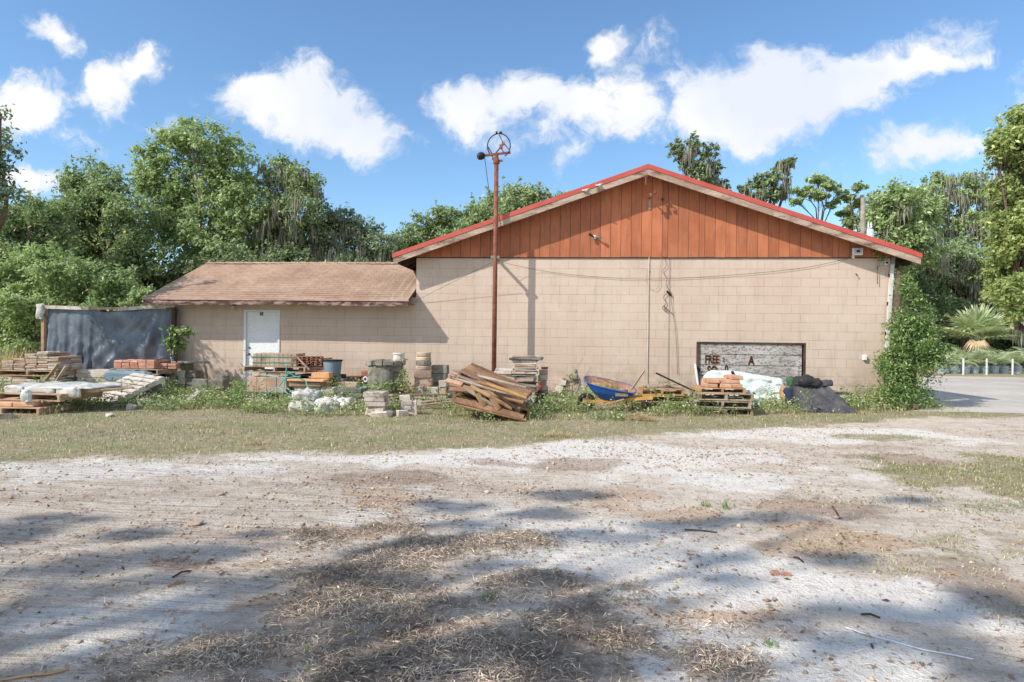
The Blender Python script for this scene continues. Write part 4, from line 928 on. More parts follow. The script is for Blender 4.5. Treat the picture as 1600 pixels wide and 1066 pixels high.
# near tree just outside the left edge: only its leaf tips show
make_tree('broadleaf_tree', 'near dark leafy branch tips poking in at the upper left edge', W(-160, 560, -2) * 1.0 + Vector((0, 0, -W(-160, 560, -2).z)),
        pb_(-2, [(-60,200,50,50),(-8,262,22,12),(2,285,14,12),(-40,290,50,60),(12,300,14,10),(-6,235,10,6),(0,178,7,6)], 5, .2), 'leaf_blue', 9000, leaf=.07, trunk_r=.15, seed=31, group=None)
# wild grape and palmetto thicket at left
make_tree('vine_thicket', 'bright vine covered thicket behind the black tarp', at(90, 585) + Vector((0, 3.0, 0)),
        pb_(2.2, [(20,425,55,28),(85,420,60,30),(140,440,55,32),(50,465,60,40),(110,480,60,36),(10,500,50,40),(180,450,36,30),(160,495,55,30),(60,520,70,36),(215,470,28,24),(20,560,60,36),(110,555,60,34),(190,545,50,34),(245,500,30,34),(250,545,36,40),(-60,520,60,60),(-120,460,60,70)], 3, .5), 'leaf_light', 60000, leaf=.07, trunk_r=.08, seed=33, cat='thicket', clump=.22, nclump=1.6)
rs = np.random.RandomState(77); n_ = 60000
tx = rs.uniform(-75, 75, n_); ty = rs.uniform(40, 50, n_); hz = 5.5 + 4.5 * (fbm(tx, ty, .12, 3) - .3)
P = np.stack([tx, ty, hz * rs.uniform(0, 1, n_) ** .8], 1)
V, F = leaf_verts(P, unit(rs.normal(size=P.shape) * .7 + np.array([[0, -.5, .6]])), .34, .2, rs)
tag(npmesh('far_wood', V, [F], 'leaf_dark'), 'far off undergrowth and wood closing the view under the trees', 'wood', kind='stuff')
# ------------------------------------------------------------------ palms
def frond_fan(mb_v, mb_f, c, dirv, R_, nseg, droop, rg):
    """fan leaf: pleated segments radiating from the end of a stalk"""
    d = Vector(dirv).normalized(); s = d.cross(Vector((0, 0, 1))); s.normalize(); u = s.cross(d)
    for i in range(nseg):
        a = -2.2 + 4.4 * (i + .5) / nseg; w = 4.4 / nseg * 1.0
        L = R_ * (1 - .12 * abs(a)) * rg.uniform(.88, 1.05)
        r = lambda t, k: c + (d * math.cos(t) + s * math.sin(t)) * k
        m = r(a, L * .55) + u * .03 * (1 if i % 2 else -1); tip = r(a, L) + Vector((0, 0, -droop * L * (.35 + .25 * abs(a)))) 
        b = len(mb_v)
        mb_v += [c, r(a - w / 2, L * .6) + u * .015, m, r(a + w / 2, L * .6) + u * .015, tip]
        mb_f += [(b, b + 1, b + 2), (b, b + 2, b + 3), (b + 1, b + 4, b + 2), (b + 2, b + 4, b + 3)]
def fan_palm(name, label, base, h, R_, n, seed, group=None, stalk=.7, seg=22):
    rg = random.Random(seed); root = thing(name, label, 'palm', base, group=group)
    V = []; F = []; st = MB(); dv = []; df = []
    for i in range(n):
        az = 2.4 * i + rg.uniform(-.3, .3); el = R(85 - 80 * (i / n) + rg.uniform(-8, 8))
        d = Vector((math.cos(az) * math.cos(el), math.sin(az) * math.cos(el), math.sin(el)))
        c = Vector((0, 0, h)) + d * stalk * rg.uniform(.8, 1.1)
        st.tube([Vector((0, 0, h * .9)), Vector((0, 0, h)) + d * stalk * .5 + Vector((0, 0, .05)), c], [.022, .016, .012], 5)
        fd = (d + Vector((0, 0, -.25))).normalized()
        if el < R(9): frond_fan(dv, df, c + Vector((0, 0, -.1)), fd + Vector((0, 0, -.5)), R_ * .6, seg, .8, rg)
        else: frond_fan(V, F, c, fd, R_, seg, .14, rg)
    st.build('stalks', 'leaf_palm', root)
    m = MB(); m.add(V, F); m.build('fan_leaves', 'leaf_palm', root, fixn=False)
    if dv: m = MB(); m.add(dv, df); m.build('dead_fans', 'dead_palm', root, fixn=False)
    m = MB(); m.lathe([(.2, -.1), (.22, h * .3), (.18, h * .7), (.14, h)], n=12); m.build('trunk', 'bark', root)
    return root
def feather_palm(name, label, base, h, L_, n, seed, cat='palm', group=None, pot=None, mat='leaf_palm'):
    rg = random.Random(seed); root = thing(name, label, cat, base, group=group); V = []; F = []; st = MB()
    for i in range(n):
        az = 2.4 * i + rg.uniform(-.3, .3); el = R(rg.uniform(38, 85)); L = L_ * rg.uniform(.75, 1.1)
        pts = []
        for k in range(8):
            t = k / 7; e = el - 1.5 * t * t; 
            pts.append(pts[-1] + Vector((math.cos(az) * math.cos(e), math.sin(az) * math.cos(e), math.sin(e))) * L / 7 if k else Vector((0, 0, h)))
        st.tube(pts, [.012 * (1 - k / 9) for k in range(8)], 4)
        sd = Vector((-math.sin(az), math.cos(az), 0))
        for k in range(14):
            t = .15 + .83 * k / 13; f = t * 7; a = min(int(f), 6); p = pts[a].lerp(pts[a + 1], f - a); tan = (pts[a + 1] - pts[a]).normalized()
            ll = L * .3 * math.sin(math.pi * (.12 + .8 * t)) * rg.uniform(.8, 1.1)
            for sg_ in (-1, 1):
                q = p + (sd * sg_ + tan * .8 + Vector((0, 0, -.25))).normalized() * ll; b = len(V)
                V += [p, p.lerp(q, .4) + tan * L * .016, q, p.lerp(q, .4) - tan * L * .016]; F += [(b, b + 1, b + 2, b + 3)]
    st.build('stalks', mat, root); m = MB(); m.add(V, F); m.build('fronds', mat, root, fixn=False)
    if pot:
        m = MB(); m.lathe([(pot * .42, 0), (pot * .5, pot * .8), (pot * .55, pot * .8), (pot * .55, pot * .86), (pot * .48, pot * .86), (pot * .46, pot * .75)], n=16, cap1=False); m.build('pot', 'pot_plastic', root)
        m = MB(); m.lathe([(.0, pot * .76), (pot * .47, pot * .76)], n=16, cap0=False, cap1=False); m.build('soil', 'dark_wood', root, fixn=False)
    return root
g = at(1546, 581); g.y += 1.0
fan_palm('fan_palm', 'fan palm with stiff pleated leaves behind the row of pots', (g.x, g.y, 0), 1.5, 1.25, 22, 41, stalk=.9)
g = at(200, 560); 
fan_palm('palmetto', 'palmetto with drooping fans between the thicket and the low roof', (W(205, 480, 3.4).x, 3.4, 0), 1.5, .95, 14, 42, stalk=.7)
tg = 'young palms in pale nursery pots along the far fence'
words = ['first potted palm left of the first white fence post', 'second potted palm beside the first white fence post', 'potted palm just right of the first white fence post', 'potted palm between the first two white fence posts', 'potted palm left of the middle white fence post', 'potted palm right of the middle white fence post', 'potted palm centred between the middle and last fence posts', 'potted palm nearest left of the last white fence post', 'potted palm in the widest pot right of the last fence post']
for i, px_ in enumerate([1472, 1490, 1508, 1522, 1537, 1553, 1568, 1589, 1612]):
    g = at(px_, 583.5); feather_palm('potted_palm', words[i], (g.x, g.y, 0), (.30), 1.05 + .2 * ((i * 7) % 3), 14, 60 + i, 'potted palm', tg, .42)
g = at(1484, 572); feather_palm('flowering_plant', 'plant with one orange flower spray at the left end of the potted palms', (g.x, g.y + 1, 0), .2, .9, 9, 71, 'plant')
mb = MB(); rg = random.Random(2)
for i in range(26): 
    v = Vector([rg.gauss(0, .09) for _ in range(3)]); mb.box(v, (.05, .03, .05), rot=rg.uniform(0, 3))
fp = bpy.data.objects['flowering_plant']; mb.build('orange_flowers', pmat('flower_orange', lin(240,150,90), lin(230,120,70), 3, bump=0), fp, loc=(0, -.3, 1.0))
for i, px_ in enumerate([1505, 1541.5, 1582]):
    g = at(px_, 586); mb = MB(); mb.box((0, 0, .30), (.06, .06, .86), ch=.008)
    tag(mb.build('fence_post', 'white_paint', loc=(g.x, g.y, 0)), ['leftmost of the three white fence posts', 'middle of the three white fence posts', 'rightmost of the three white fence posts'][i] + ' before the potted palms', 'fence post', 'white fence posts')
a = at(1470, 585); b = at(1660, 588)
for h_, w_ in ((.55, 'upper'), (.28, 'lower')): cable('fence_wire', w_ + ' thin wire strung along the white fence posts', [(a.x, a.y, h_), (b.x, b.y, h_)], .006, 'grey_metal', 'fence wire')
# utility pole
q = W(1345, 560, 15); up_ = thing('utility_pole', 'pale wooden utility pole behind the right roof slope', 'utility pole', (q.x, 15, 0)); tz = W(1345, 309, 15).z
mb = MB(); mb.tube([(0, 0, -.3), (0, 0, tz)], [.13, .10], 12); mb.build('shaft', 'pole_wood', up_)
tz2 = W(1355, 352, 15).z
mb = MB(); mb.lathe([(.13, -.5), (.15, -.45), (.15, .02), (.11, .06)], (.32, 0, tz2 - .25), 14); mb.build('transformer', 'white_paint', up_)
for k_ in (.24, .36): 
    mb = MB(); mb.lathe([(.03, .17), (.05, .22), (.03, .26), (.045, .3), (.02, .42)], (k_, 0, tz2 - .3), 8); mb.build('insulator', 'white_paint', up_)
# ------------------------------------------------------------------ plants on the building
make_tree('climbing_shrub', 'leafy green shrub climbing the right corner of the building', at(1428, 641),
        [(at(1440, 640) + Vector((0, .5, z_)), r_, rz2) for z_, r_, rz2 in ((.35, .64, .45), (.85, .66, .52), (1.3, .54, .5), (1.7, .40, .40))] +
        [(W(1418, 460, -.3), .20, .32), (W(1436, 485, -.2), .24, .3), (W(1412, 505, -.5), .26, .36), (W(1445, 525, -.6), .36, .36), (W(1412, 435, -.1), .15, .22), (W(1400, 570, -.8), .28, .5), (W(1398, 620, -1.0), .3, .3), (W(1470, 560, -.8), .25, .25), (W(1403, 530, -.2), .14, .4)],
        'leaf_vine', 19000, leaf=.044, trunk_r=.05, seed=51, cat='shrub', clump=.19, nclump=5, shell=.5, asp=.42)
b = W(1372, 402, -.06)
make_tree('creeper', 'thin creeper sprig under the right end of the roof', (b.x, -.05, b.z - .3), [(W(1366, 394, -.09), .14, .06), (W(1376, 402, -.09), .12, .07)], 'leaf_vine', 130, leaf=.035, trunk_r=.006, seed=52, cat='creeper', clump=.1)
g = at(272, 590); make_tree('sapling', 'leafy sapling between the tarp and the block wing', (g.x, -.9, 0),
        [(W(272, 523, -.9), .26, .22), (W(290, 518, -.9), .16, .10), (W(264, 536, -.95), .18, .13), (W(282, 538, -.85), .15, .1)], 'leaf_vine', 480, leaf=.078, trunk_r=.02, seed=53, cat='sapling', clump=.17, nclump=3, asp=.4)
# dry tall weeds at the left edge
rs = np.random.RandomState(8); n_ = 900
cx_ = W(20, 545, -.2); P = np.stack([cx_.x + rs.normal(size=n_) * .55, -.2 + rs.normal(size=n_) * .4, np.zeros(n_)], 1)
V, F = blades(P, rs.uniform(.5, 1.35, n_), rs.uniform(.05, .55, n_), .018, rs)
tag(npmesh('tall_dry_grass', V, F, 'dry_weed', origin=(cx_.x, -.2, 0)), 'tall dry yellowish weeds at the left edge beside the tarp', 'dry grass clump')

# ------------------------------------------------------------------ shade trees behind the camera (they dapple the drive)
def shade_tree(label, targets, seed, hh):
    """crown of flat leafy sprays high over the drive; each spray shades one patch of sand"""
    rs = np.random.RandomState(seed); bl = []; Ps = []
    for (px_, py_, wx_, wy_) in targets:
        g = G(px_, py_); a = (G(px_ + wx_, py_) - g).length; b = abs(G(px_, py_ - wy_).y - G(px_, py_ + wy_).y) / 2; h_ = hh + rs.uniform(-.8, .8)
        n = int(min(2600, max(60, a * b * 3.14 * 235))); r = rs.uniform(0, 1, n) ** .5 * 1.12; t = rs.uniform(0, 6.283, n)
        x = a * r * np.cos(t); y = b * r * np.sin(t); X_ = g.x + x * math.cos(YAW) - y * math.sin(YAW); Y_ = g.y + x * math.sin(YAW) + y * math.cos(YAW)
        k = (fbm(X_ * 1.0 + seed, Y_, 3.0, 3) + .30 * (1 - r)) > .50
        X_, Y_ = X_[k], Y_[k]; h = h_ + rs.normal(size=len(X_)) * .25
        Ps.append(np.stack([X_ - SUN.x * h / -SUN.z, Y_ - SUN.y * h / -SUN.z, h], 1)); c_ = g - SUN * (h_ / -SUN.z); bl.append((Vector((c_.x, c_.y, h_)), a, b))
    P = np.concatenate(Ps); cx = sum(q[0].x for q in bl) / len(bl); cy = min(sum(q[0].y for q in bl) / len(bl), -17.5) - .5
    root = thing('shade_tree', label, 'tree', (cx, cy, 0), group='shade trees behind the photographer')
    L = .085 * rs.uniform(.6, 1.4, len(P)); V, F = leaf_verts(P - np.array([[cx, cy, 0]]), unit(rs.normal(size=P.shape) * .55 + np.array([[-.4, -.3, .8]])), L, L * .6, rs)
    npmesh('crown', V, [F], 'leaf_mid', root)
    mb = MB(); mb.tube([(0, 0, -.3), (0, 0, .1), (.1, 0, hh * .35), (0, .1, hh * .62)], [.42, .34, .28, .2], 10); mb.build('trunk', 'bark', root, smooth=True)
    mb = MB(); rg = random.Random(seed)
    for (q, a, b) in bl:
        e = q - Vector((cx, cy, 0)); s = Vector((0, .1, hh * rg.uniform(.45, .6))); m_ = s.lerp(e, .5) + Vector((0, 0, rg.uniform(-.6, .4))); mb.tube([s, m_, e], [.07, .045, .012], 5)
    mb.build('limbs', 'bark', root, smooth=True); return root
shade_tree('tree behind the camera shading the left of the drive', [(90,808,70,7),(25,828,60,8),(215,833,60,7),(415,836,55,5),(350,857,110,8),(200,872,130,9),(60,888,120,11),(-60,850,90,30),(120,925,170,13),(300,905,60,9),(40,960,110,9),(250,962,110,9),(330,985,70,8),(120,1040,150,16),(300,1050,110,16),(-60,1000,100,40),(380,915,50,12)], 81, 11.0)
shade_tree('tree behind the camera shading the middle of the drive', [(700,790,75,9),(760,822,90,9),(560,862,80,9),(660,850,50,6),(520,893,90,10),(640,905,110,12),(380,955,50,12),(560,962,70,14),(590,1000,60,18),(470,990,80,14),(440,1040,90,18),(640,1048,120,16),(760,940,70,18),(860,905,70,10),(800,1010,70,26),(900,960,60,18),(880,1040,70,16),(780,880,60,8)], 82, 10.5)
shade_tree('tree behind the camera shading the right of the drive', [(890,772,55,6),(850,803,60,7),(925,838,80,8),(1080,822,80,8),(1170,812,50,6),(1240,806,90,8),(1400,782,55,6),(1290,873,60,11),(1200,852,40,6),(1110,905,95,9),(1060,943,45,5),(1215,966,42,6),(1330,955,80,9),(1440,965,70,10),(1350,1000,90,8),(1550,945,55,22),(1500,1005,80,10),(1100,992,90,8),(1000,1045,60,10),(1560,1050,70,14),(1120,870,60,5)], 83, 10.5)

# ------------------------------------------------------------------ ground cover
rs = np.random.RandomState(3)
def scatter(x0, x1, y0, y1, n, dens, thrs=None):
    x = rs.uniform(x0, x1, n); y = rs.uniform(y0, y1, n); d = dens(x, y); k = rs.uniform(0, 1, n) < d
    return x[k], y[k]
def lawn_d(x, y): return np.clip(lawn_mask(x, y) * (.35 + 1.2 * (fbm(x, y, 1.1, 3) - .3)), 0, 1) * ((y < -.05) | (x < GL) | (x > UR + .1)) * ~((x > 8.2) & (y > -2.6))
x, y = scatter(-16, 10.5, -9.6, .0, 170000, lawn_d); P = np.stack([x, y, gh(x, y)], 1)
V, F = blades(P, rs.uniform(.02, .065, len(P)) * (.7 + .6 * fbm(x, y, 2, 2)), rs.uniform(.2, 1.0, len(P)), .007, rs)
tag(npmesh('lawn_grass', V, F, 'lawn'), 'short mown grass strip between the drive and the building', 'grass', kind='stuff')
x, y = scatter(1.5, 9.5, -12.6, -6.0, 150000, lambda x, y: np.clip(ellmask(x, y, E_RIGHT, .6, .45, 1.6, 4) * (fbm(x, y, 3, 3) - .33) * 5, 0, 1)); P = np.stack([x, y, gh(x, y)], 1)
V, F = blades(P, rs.uniform(.012, .04, len(P)), rs.uniform(.3, 1.1, len(P)), .005, rs)
tag(npmesh('sparse_grass', V, F, 'lawn'), 'thin short grass patches on the right of the sandy drive', 'grass', kind='stuff')
# longer weeds and herbs along the junk row
_w = [G(*p) for p in ((-200, 650), (60, 652), (100, 640), (200, 643), (340, 645), (470, 650), (560, 655), (640, 652), (700, 650), (760, 662), (860, 660), (980, 656), (1090, 652), (1200, 650), (1330, 644), (1400, 642), (1490, 636))]
WX = np.array([p.x for p in _w]); WY = np.array([p.y for p in _w])
E_CLEAR = [ell(965, 640, 50, 12), ell(1290, 645, 50, 12), ell(1170, 640, 50, 5), ell(765, 655, 60, 8), ell(500, 642, 60, 7), ell(590, 654, 24, 7)]
def weed_d(x, y):
    m = np.clip((y - np.interp(x, WX, WY) + 1.4 * (fbm(x, y, 1.1, 4) - .5)) / .35, 0, 1)
    return m * np.clip((fbm(x + 5, y, .8, 3) - .34) * 4, .06, 1) * (x < 7.9) * (1 - .85 * ellmask(x, y, E_CLEAR, .3, .1))
x, y = scatter(-14.5, 7.9, -5.2, -.08, 46000, weed_d); P = np.stack([x, y, gh(x, y)], 1)
V, F = blades(P, rs.uniform(.06, .24, len(P)) * (.35 + fbm(x, y, 1.4, 2)), rs.uniform(.15, .9, len(P)), .009, rs)
tag(npmesh('weed_grass', V, F, 'lawn'), 'unmown grass growing among the salvaged stone and pallets', 'grass', kind='stuff')
x, y = scatter(-14.2, 7.8, -5.0, -.1, 9500, weed_d); k = len(x); per = 14
H = np.repeat(rs.uniform(.05, .27, k) * (.45 + 1.1 * fbm(x, y, 1.2, 2)), per)
P = np.stack([np.repeat(x, per), np.repeat(y, per), np.zeros(k * per)], 1) + rs.normal(size=(k * per, 3)) * np.array([[.07, .07, 0]])
P[:, 2] = H * rs.uniform(.25, 1.0, len(P)) + .01
L = rs.uniform(.016, .036, len(P))
V, F = leaf_verts(P, unit(rs.normal(size=P.shape) * .6 + np.array([[0, -.2, .8]])), L, L * .55, rs)
tag(npmesh('broadleaf_weeds', V, [F], 'leaf_weed'), 'low broadleaf weeds spreading along the foot of the junk row', 'weeds', kind='stuff')
x, y = scatter(-13.5, 7.6, -3.6, -.3, 950, lambda x, y: weed_d(x, y) * (fbm(x, y + 7, .9, 2) > .5)); k = len(x); per = 34
H = np.repeat(rs.uniform(.25, .52, k), per); P = np.stack([np.repeat(x, per), np.repeat(y, per), np.zeros(k * per)], 1) + rs.normal(size=(k * per, 3)) * np.array([[.07, .07, 0]])
P[:, 2] = H * rs.uniform(.3, 1.0, len(P)); L = rs.uniform(.018, .036, len(P))
V, F = leaf_verts(P, unit(rs.normal(size=P.shape) * .6 + np.array([[-.2, -.3, .8]])), L, L * .5, rs)
tag(npmesh('tall_weeds', V, [F], 'leaf_vine'), 'taller leafy weeds standing between the pallets and stones', 'weeds', kind='stuff')
# tiny white blossoms
x, y = scatter(-14, 6.8, -4.6, -.6, 1500, weed_d); P = np.stack([x, y, rs.uniform(.08, .3, len(x))], 1)
V, F = leaf_verts(P, unit(rs.normal(size=P.shape) + np.array([[0, -.5, 1]])), .014, .012, rs)
tag(npmesh('white_blossoms', V, [F], 'white_paint'), 'tiny white blossoms dotted over the weeds', 'blossoms', kind='stuff')
# dead grass thatch
def th_d(x, y): return np.clip(thatch_mask(x, y) ** 1.6 * 1.3 * np.clip((fbm(x, y, 4.5, 4) - .22) * 3, .1, 1) + .012, 0, 1)
x, y = scatter(-4.2, 3.6, -13.2, -8.4, 330000, th_d); P = np.stack([x, y, gh(x, y) + .004], 1)
h1 = int(len(P) * .8); P1 = P[:h1] + np.stack([np.zeros(h1), np.zeros(h1), rs.uniform(0, .022, h1) * thatch_mask(x[:h1], y[:h1])], 1)
L = rs.gamma(2.2, .0080, h1) + .005; tilt = rs.normal(size=(h1, 3)); tilt[:, 2] *= .35
V, F1 = leaf_verts(P1, unit(rs.normal(size=(h1, 3)) * .45 + np.array([[0, 0, 1.]])), L, rs.uniform(.0010, .0032, h1), rs, fold=1.8, T=tilt)
V2, F2 = blades(P[h1:], rs.uniform(.02, .06, len(P) - h1), rs.uniform(.7, 1.2, len(P) - h1), rs.uniform(.002, .004, len(P) - h1), rs, droop=.62)
V = np.concatenate([V, V2]); F = [F1] + [f + h1 * 4 for f in F2]
tag(npmesh('dead_grass', V, F, 'thatch'), 'matted dead grass clumps in the foreground of the drive', 'dead grass', kind='stuff')
x, y = scatter(-4.5, 5.5, -13.2, -8.2, 12000, lambda x, y: np.clip(thatch_mask(x, y) * .8 + lawn_mask(x, y) * .6, 0, 1) * (fbm(x, y, 1.9, 2) > .56)); P = np.stack([x, y, gh(x, y)], 1)
V, F = blades(P, rs.uniform(.02, .055, len(P)), rs.uniform(.2, .9, len(P)), .005, rs)
tag(npmesh('green_sprigs', V, F, 'sprig'), 'thin green grass sprigs coming through the dead grass', 'grass', kind='stuff')
# leaf and bark litter, flat chips
def lit_d(x, y): return np.clip(.05 + .16 * (fbm(x, y, .7, 3) > .52) + .9 * ellmask(x, y, E_CHIP, .5, .5, 3, 3) + .35 * (fbm(x, y, 1.6, 3) > .55) + .25 * ellmask(x, y, E_RUST, .5, .45, 1.8, 6), 0, 1) * (1 - .75 * lawn_mask(x, y))
x, y = scatter(-7, 8.5, -13.2, -4.0, 60000, lit_d); P = np.stack([x, y, gh(x, y) + .006], 1)
L = rs.uniform(.006, .024, len(P)); V, F = leaf_verts(P, unit(rs.normal(size=P.shape) * .28 + np.array([[0, 0, 1.]])), L, L * rs.uniform(.25, .5, len(P)), rs)
MT['litter'] = leafmat('litter', lin(170,140,114), lin(132,104,84), lin(96,78,66), nscale=2, trans=.05, island=.6, rough=.9, spec=.1)
tag(npmesh('leaf_litter', V, [F], 'litter'), 'brown leaf crumbs and bark chips strewn over the drive', 'leaf litter', kind='stuff')
# gravel
def gr_d(x, y): return np.clip(.07 + .9 * ellmask(x, y, E_GRAV, .8, .5, 2, 12) + .8 * (fbm(x + 3, y, 1.1, 3) > .52) * (fbm(x, y + 9, 4, 2)), 0, 1) * (1 - lawn_mask(x, y)) * (1 - thatch_mask(x, y))
x, y = scatter(-9, 11, -13.0, -3.2, 42000, gr_d); n_ = len(x)
O6 = np.array([[1, 0, 0], [0, 1, 0], [-1, 0, 0], [0, -1, 0], [0, 0, .6], [0, 0, -.5]])
sz = rs.gamma(2.2, .0032, n_) + .003; th = rs.uniform(0, 6.28, n_); c_, s_ = np.cos(th), np.sin(th)
VV = O6[None] * (sz[:, None, None] * rs.uniform(.6, 1.4, (n_, 6, 1)))
xx = VV[..., 0] * c_[:, None] - VV[..., 1] * s_[:, None]; yy = VV[..., 0] * s_[:, None] + VV[..., 1] * c_[:, None]
V = np.stack([xx + x[:, None], yy + y[:, None], VV[..., 2] + (gh(x, y) + sz * .25)[:, None]], -1).reshape(-1, 3)
T8 = np.array([[0, 1, 4], [1, 2, 4], [2, 3, 4], [3, 0, 4], [1, 0, 5], [2, 1, 5], [3, 2, 5], [0, 3, 5]])
F = (np.arange(n_)[:, None, None] * 6 + T8[None]).reshape(-1, 3)
tag(npmesh('gravel', V, [F], pmat('gravel', lin(206,186,164), lin(170,146,124), 3, island=.6, bump=0)), 'loose pebbles scattered over the sandy drive', 'gravel', kind='stuff')

# ------------------------------------------------------------------ salvaged materials along the wall
jr = random.Random(21)
def sc_at(px, by): return depth(G(px, by)) / FPX          # metres per photo pixel at that foot point
MESHC = {}
def slab(name, label, cat, size, loc, rz=0, mat='tan_stone', group=None, rot=None, jit=.008, parent=None, key=None):
    """one stone, brick or block: chamfered, slightly irregular; loc is its underside centre"""
    k = (key or name, tuple(round(s, 3) for s in size), mat, jr.randint(0, 3))
    if k not in MESHC:
        mb = MB(); mb.box((0, 0, size[2] / 2), size, ch=min(.008, size[2] * .2), jit=jit, rng=jr)
        o = mb.build(name, mat, parent, loc=loc, rz=rz, rot=rot); MESHC[k] = o.data
    else: o = link(name, MESHC[k], mat, parent, loc, rz, rot)
    return tag(o, label, cat, group)
ORD = ['bottom', 'second', 'third', 'fourth', 'fifth', 'sixth', 'seventh', 'eighth', 'ninth', 'tenth', 'eleventh', 'twelfth', 'thirteenth', 'fourteenth', 'fifteenth', 'sixteenth', 'seventeenth', 'eighteenth']
def where(i, j, k, nx_, ny_, nz_):
    s = []
    if nz_ > 1: s.append(('top' if k == nz_ - 1 else ORD[k]) + ' layer')
    if ny_ > 1: s.append(('front', 'rear')[j] + ' row' if ny_ == 2 else ('front', 'middle', 'rear')[j] + ' row')
    if nx_ > 1: s.append('leftmost' if i == 0 else 'rightmost' if i == nx_ - 1 else ORD[i] + ' from left')
    return ''.join(', ' + t for t in s)
def stack(name, label, cat, org, rz, n, size, mat, group, gap=.006, skew=.01, miss=0.0, turn=.03, mats=None, z0=0.0, hist=None):
    org = Vector(org); rm = Matrix.Rotation(rz, 3, 'Z'); nx_, ny_, nz_ = n
    for k in range(nz_):
        for i in range(nx_):
            for j in range(ny_):
                if k == nz_ - 1 and jr.random() < miss: continue
                if hist and k >= hist[min(i, len(hist) - 1)]: continue
                p = Vector(((i - (nx_ - 1) / 2) * (size[0] + gap) + jr.uniform(-skew, skew), (j - (ny_ - 1) / 2) * (size[1] + gap) + jr.uniform(-skew, skew), 0))
                p = org + rm @ p + Vector((0, 0, z0 + k * (size[2] + .002)))
                slab(name, label + where(i, j, k, nx_, ny_, min(nz_, hist[min(i, len(hist) - 1)]) if hist else nz_), cat, size, p, rz + jr.uniform(-turn, turn), jr.choice(mats) if mats else mat, group)
PAL = {}
def pallet(label, loc, rz=0, L=1.15, D=.95, mat='weathered_wood', nb=7, H=.125, rot=None, group='wooden pallets', name='pallet'):
    r = thing(name, label, 'pallet', loc, rz, group, rot)
    key = (round(L, 2), round(D, 2), mat, nb, jr.randint(0, 1))
    if key not in PAL:
        rg = random.Random(hash((key[0], key[1], nb, key[4], len(PAL)))); ms = []
        bw_ = D / nb * .74
        mb = MB()
        for i in range(nb): mb.box((rg.uniform(-.01, .01), -D / 2 + (i + .5) * D / nb, H - .009), (L + rg.uniform(-.02, .01), bw_, .018), rot=rg.uniform(-.012, .012))
        ms.append(('top_deck', mb))
        for k in (-1, 0, 1):
            mb = MB(); mb.box((k * (L / 2 - .022), 0, H / 2), (.04, D, H - .037)); ms.append(('stringer', mb))
        mb = MB()
        for i in range(3): mb.box((rg.uniform(-.01, .01), (i - 1) * (D / 2 - bw_ / 2), .009), (L, bw_, .018))
        ms.append(('bottom_deck', mb))
        PAL[key] = [(nm, m.build(nm, mat, r).data) for nm, m in ms]
    else:
        for nm, me in PAL[key]: link(nm, me, mat, r)
    return r
def drape(name, label, cat, loc, size, mat, rz=0, e=(.35, .35), amp=.05, fs=3.0, seed=0, group=None, rot=None, parent=None, n=(36, 26), taper=0.0, lean=0.0):
    """cloth or sack over something: a rounded box surface with folds; sits on z=0"""
    vs = []; fs_ = []; nu, nv = n
    pw = lambda c, x: math.copysign(abs(c) ** x, c)
    for j in range(nv + 1):
        ph = -math.pi / 2 + math.pi * j / nv
        for i in range(nu):
            th = 2 * math.pi * i / nu
            x = pw(math.cos(ph), e[1]) * pw(math.cos(th), e[0]); y = pw(math.cos(ph), e[1]) * pw(math.sin(th), e[0]); z_ = pw(math.sin(ph), e[1])
            p = Vector((x * size[0] / 2, y * size[1] / 2, (z_ + 1) * size[2] / 2))
            k = 1 - taper * p.z / size[2]; p.x *= k; p.y *= k; p.x += lean * p.z
            nn = Vector((x, y, z_)).normalized()
            d = mnoise.fractal(p * fs + Vector((seed * 7.1, 0, 0)), .9, 2.1, 4) * amp + (1 - abs(mnoise.noise(Vector((p.x * fs * 1.7 + seed, p.y * 2, p.z * fs * .5))))) * amp * .5
            q = p + nn * d
            if q.z < 0: q.z = 0
            vs.append(q)
    for j in range(nv):
        for i in range(nu): a = j * nu + i; b = j * nu + (i + 1) % nu; fs_.append((a, b, b + nu, a + nu))
    mb = MB(); mb.add(vs, fs_)
    o = mb.build(name, mat, parent, loc=loc, rz=rz, rot=rot, smooth=True)
    return tag(o, label, cat, group) if label else o
def board(label, a, b, w=.09, t=.022, mat='weathered_wood', group='loose boards', name='loose_board', cat='board', up=(0, 0, 1)):
    a, b = Vector(a), Vector(b); mb = MB(); c = (a + b) / 2; mb.bar(a - c, b - c, w, t, up)
    return tag(mb.build(name, mat, loc=c), label, cat, group)
def on(px, by, z): g = G(px, by); return Vector((g.x, g.y, z))
def zpx(px, py, by): return W(px, py, G(px, by).y).z       # height of a photo point standing over foot row by

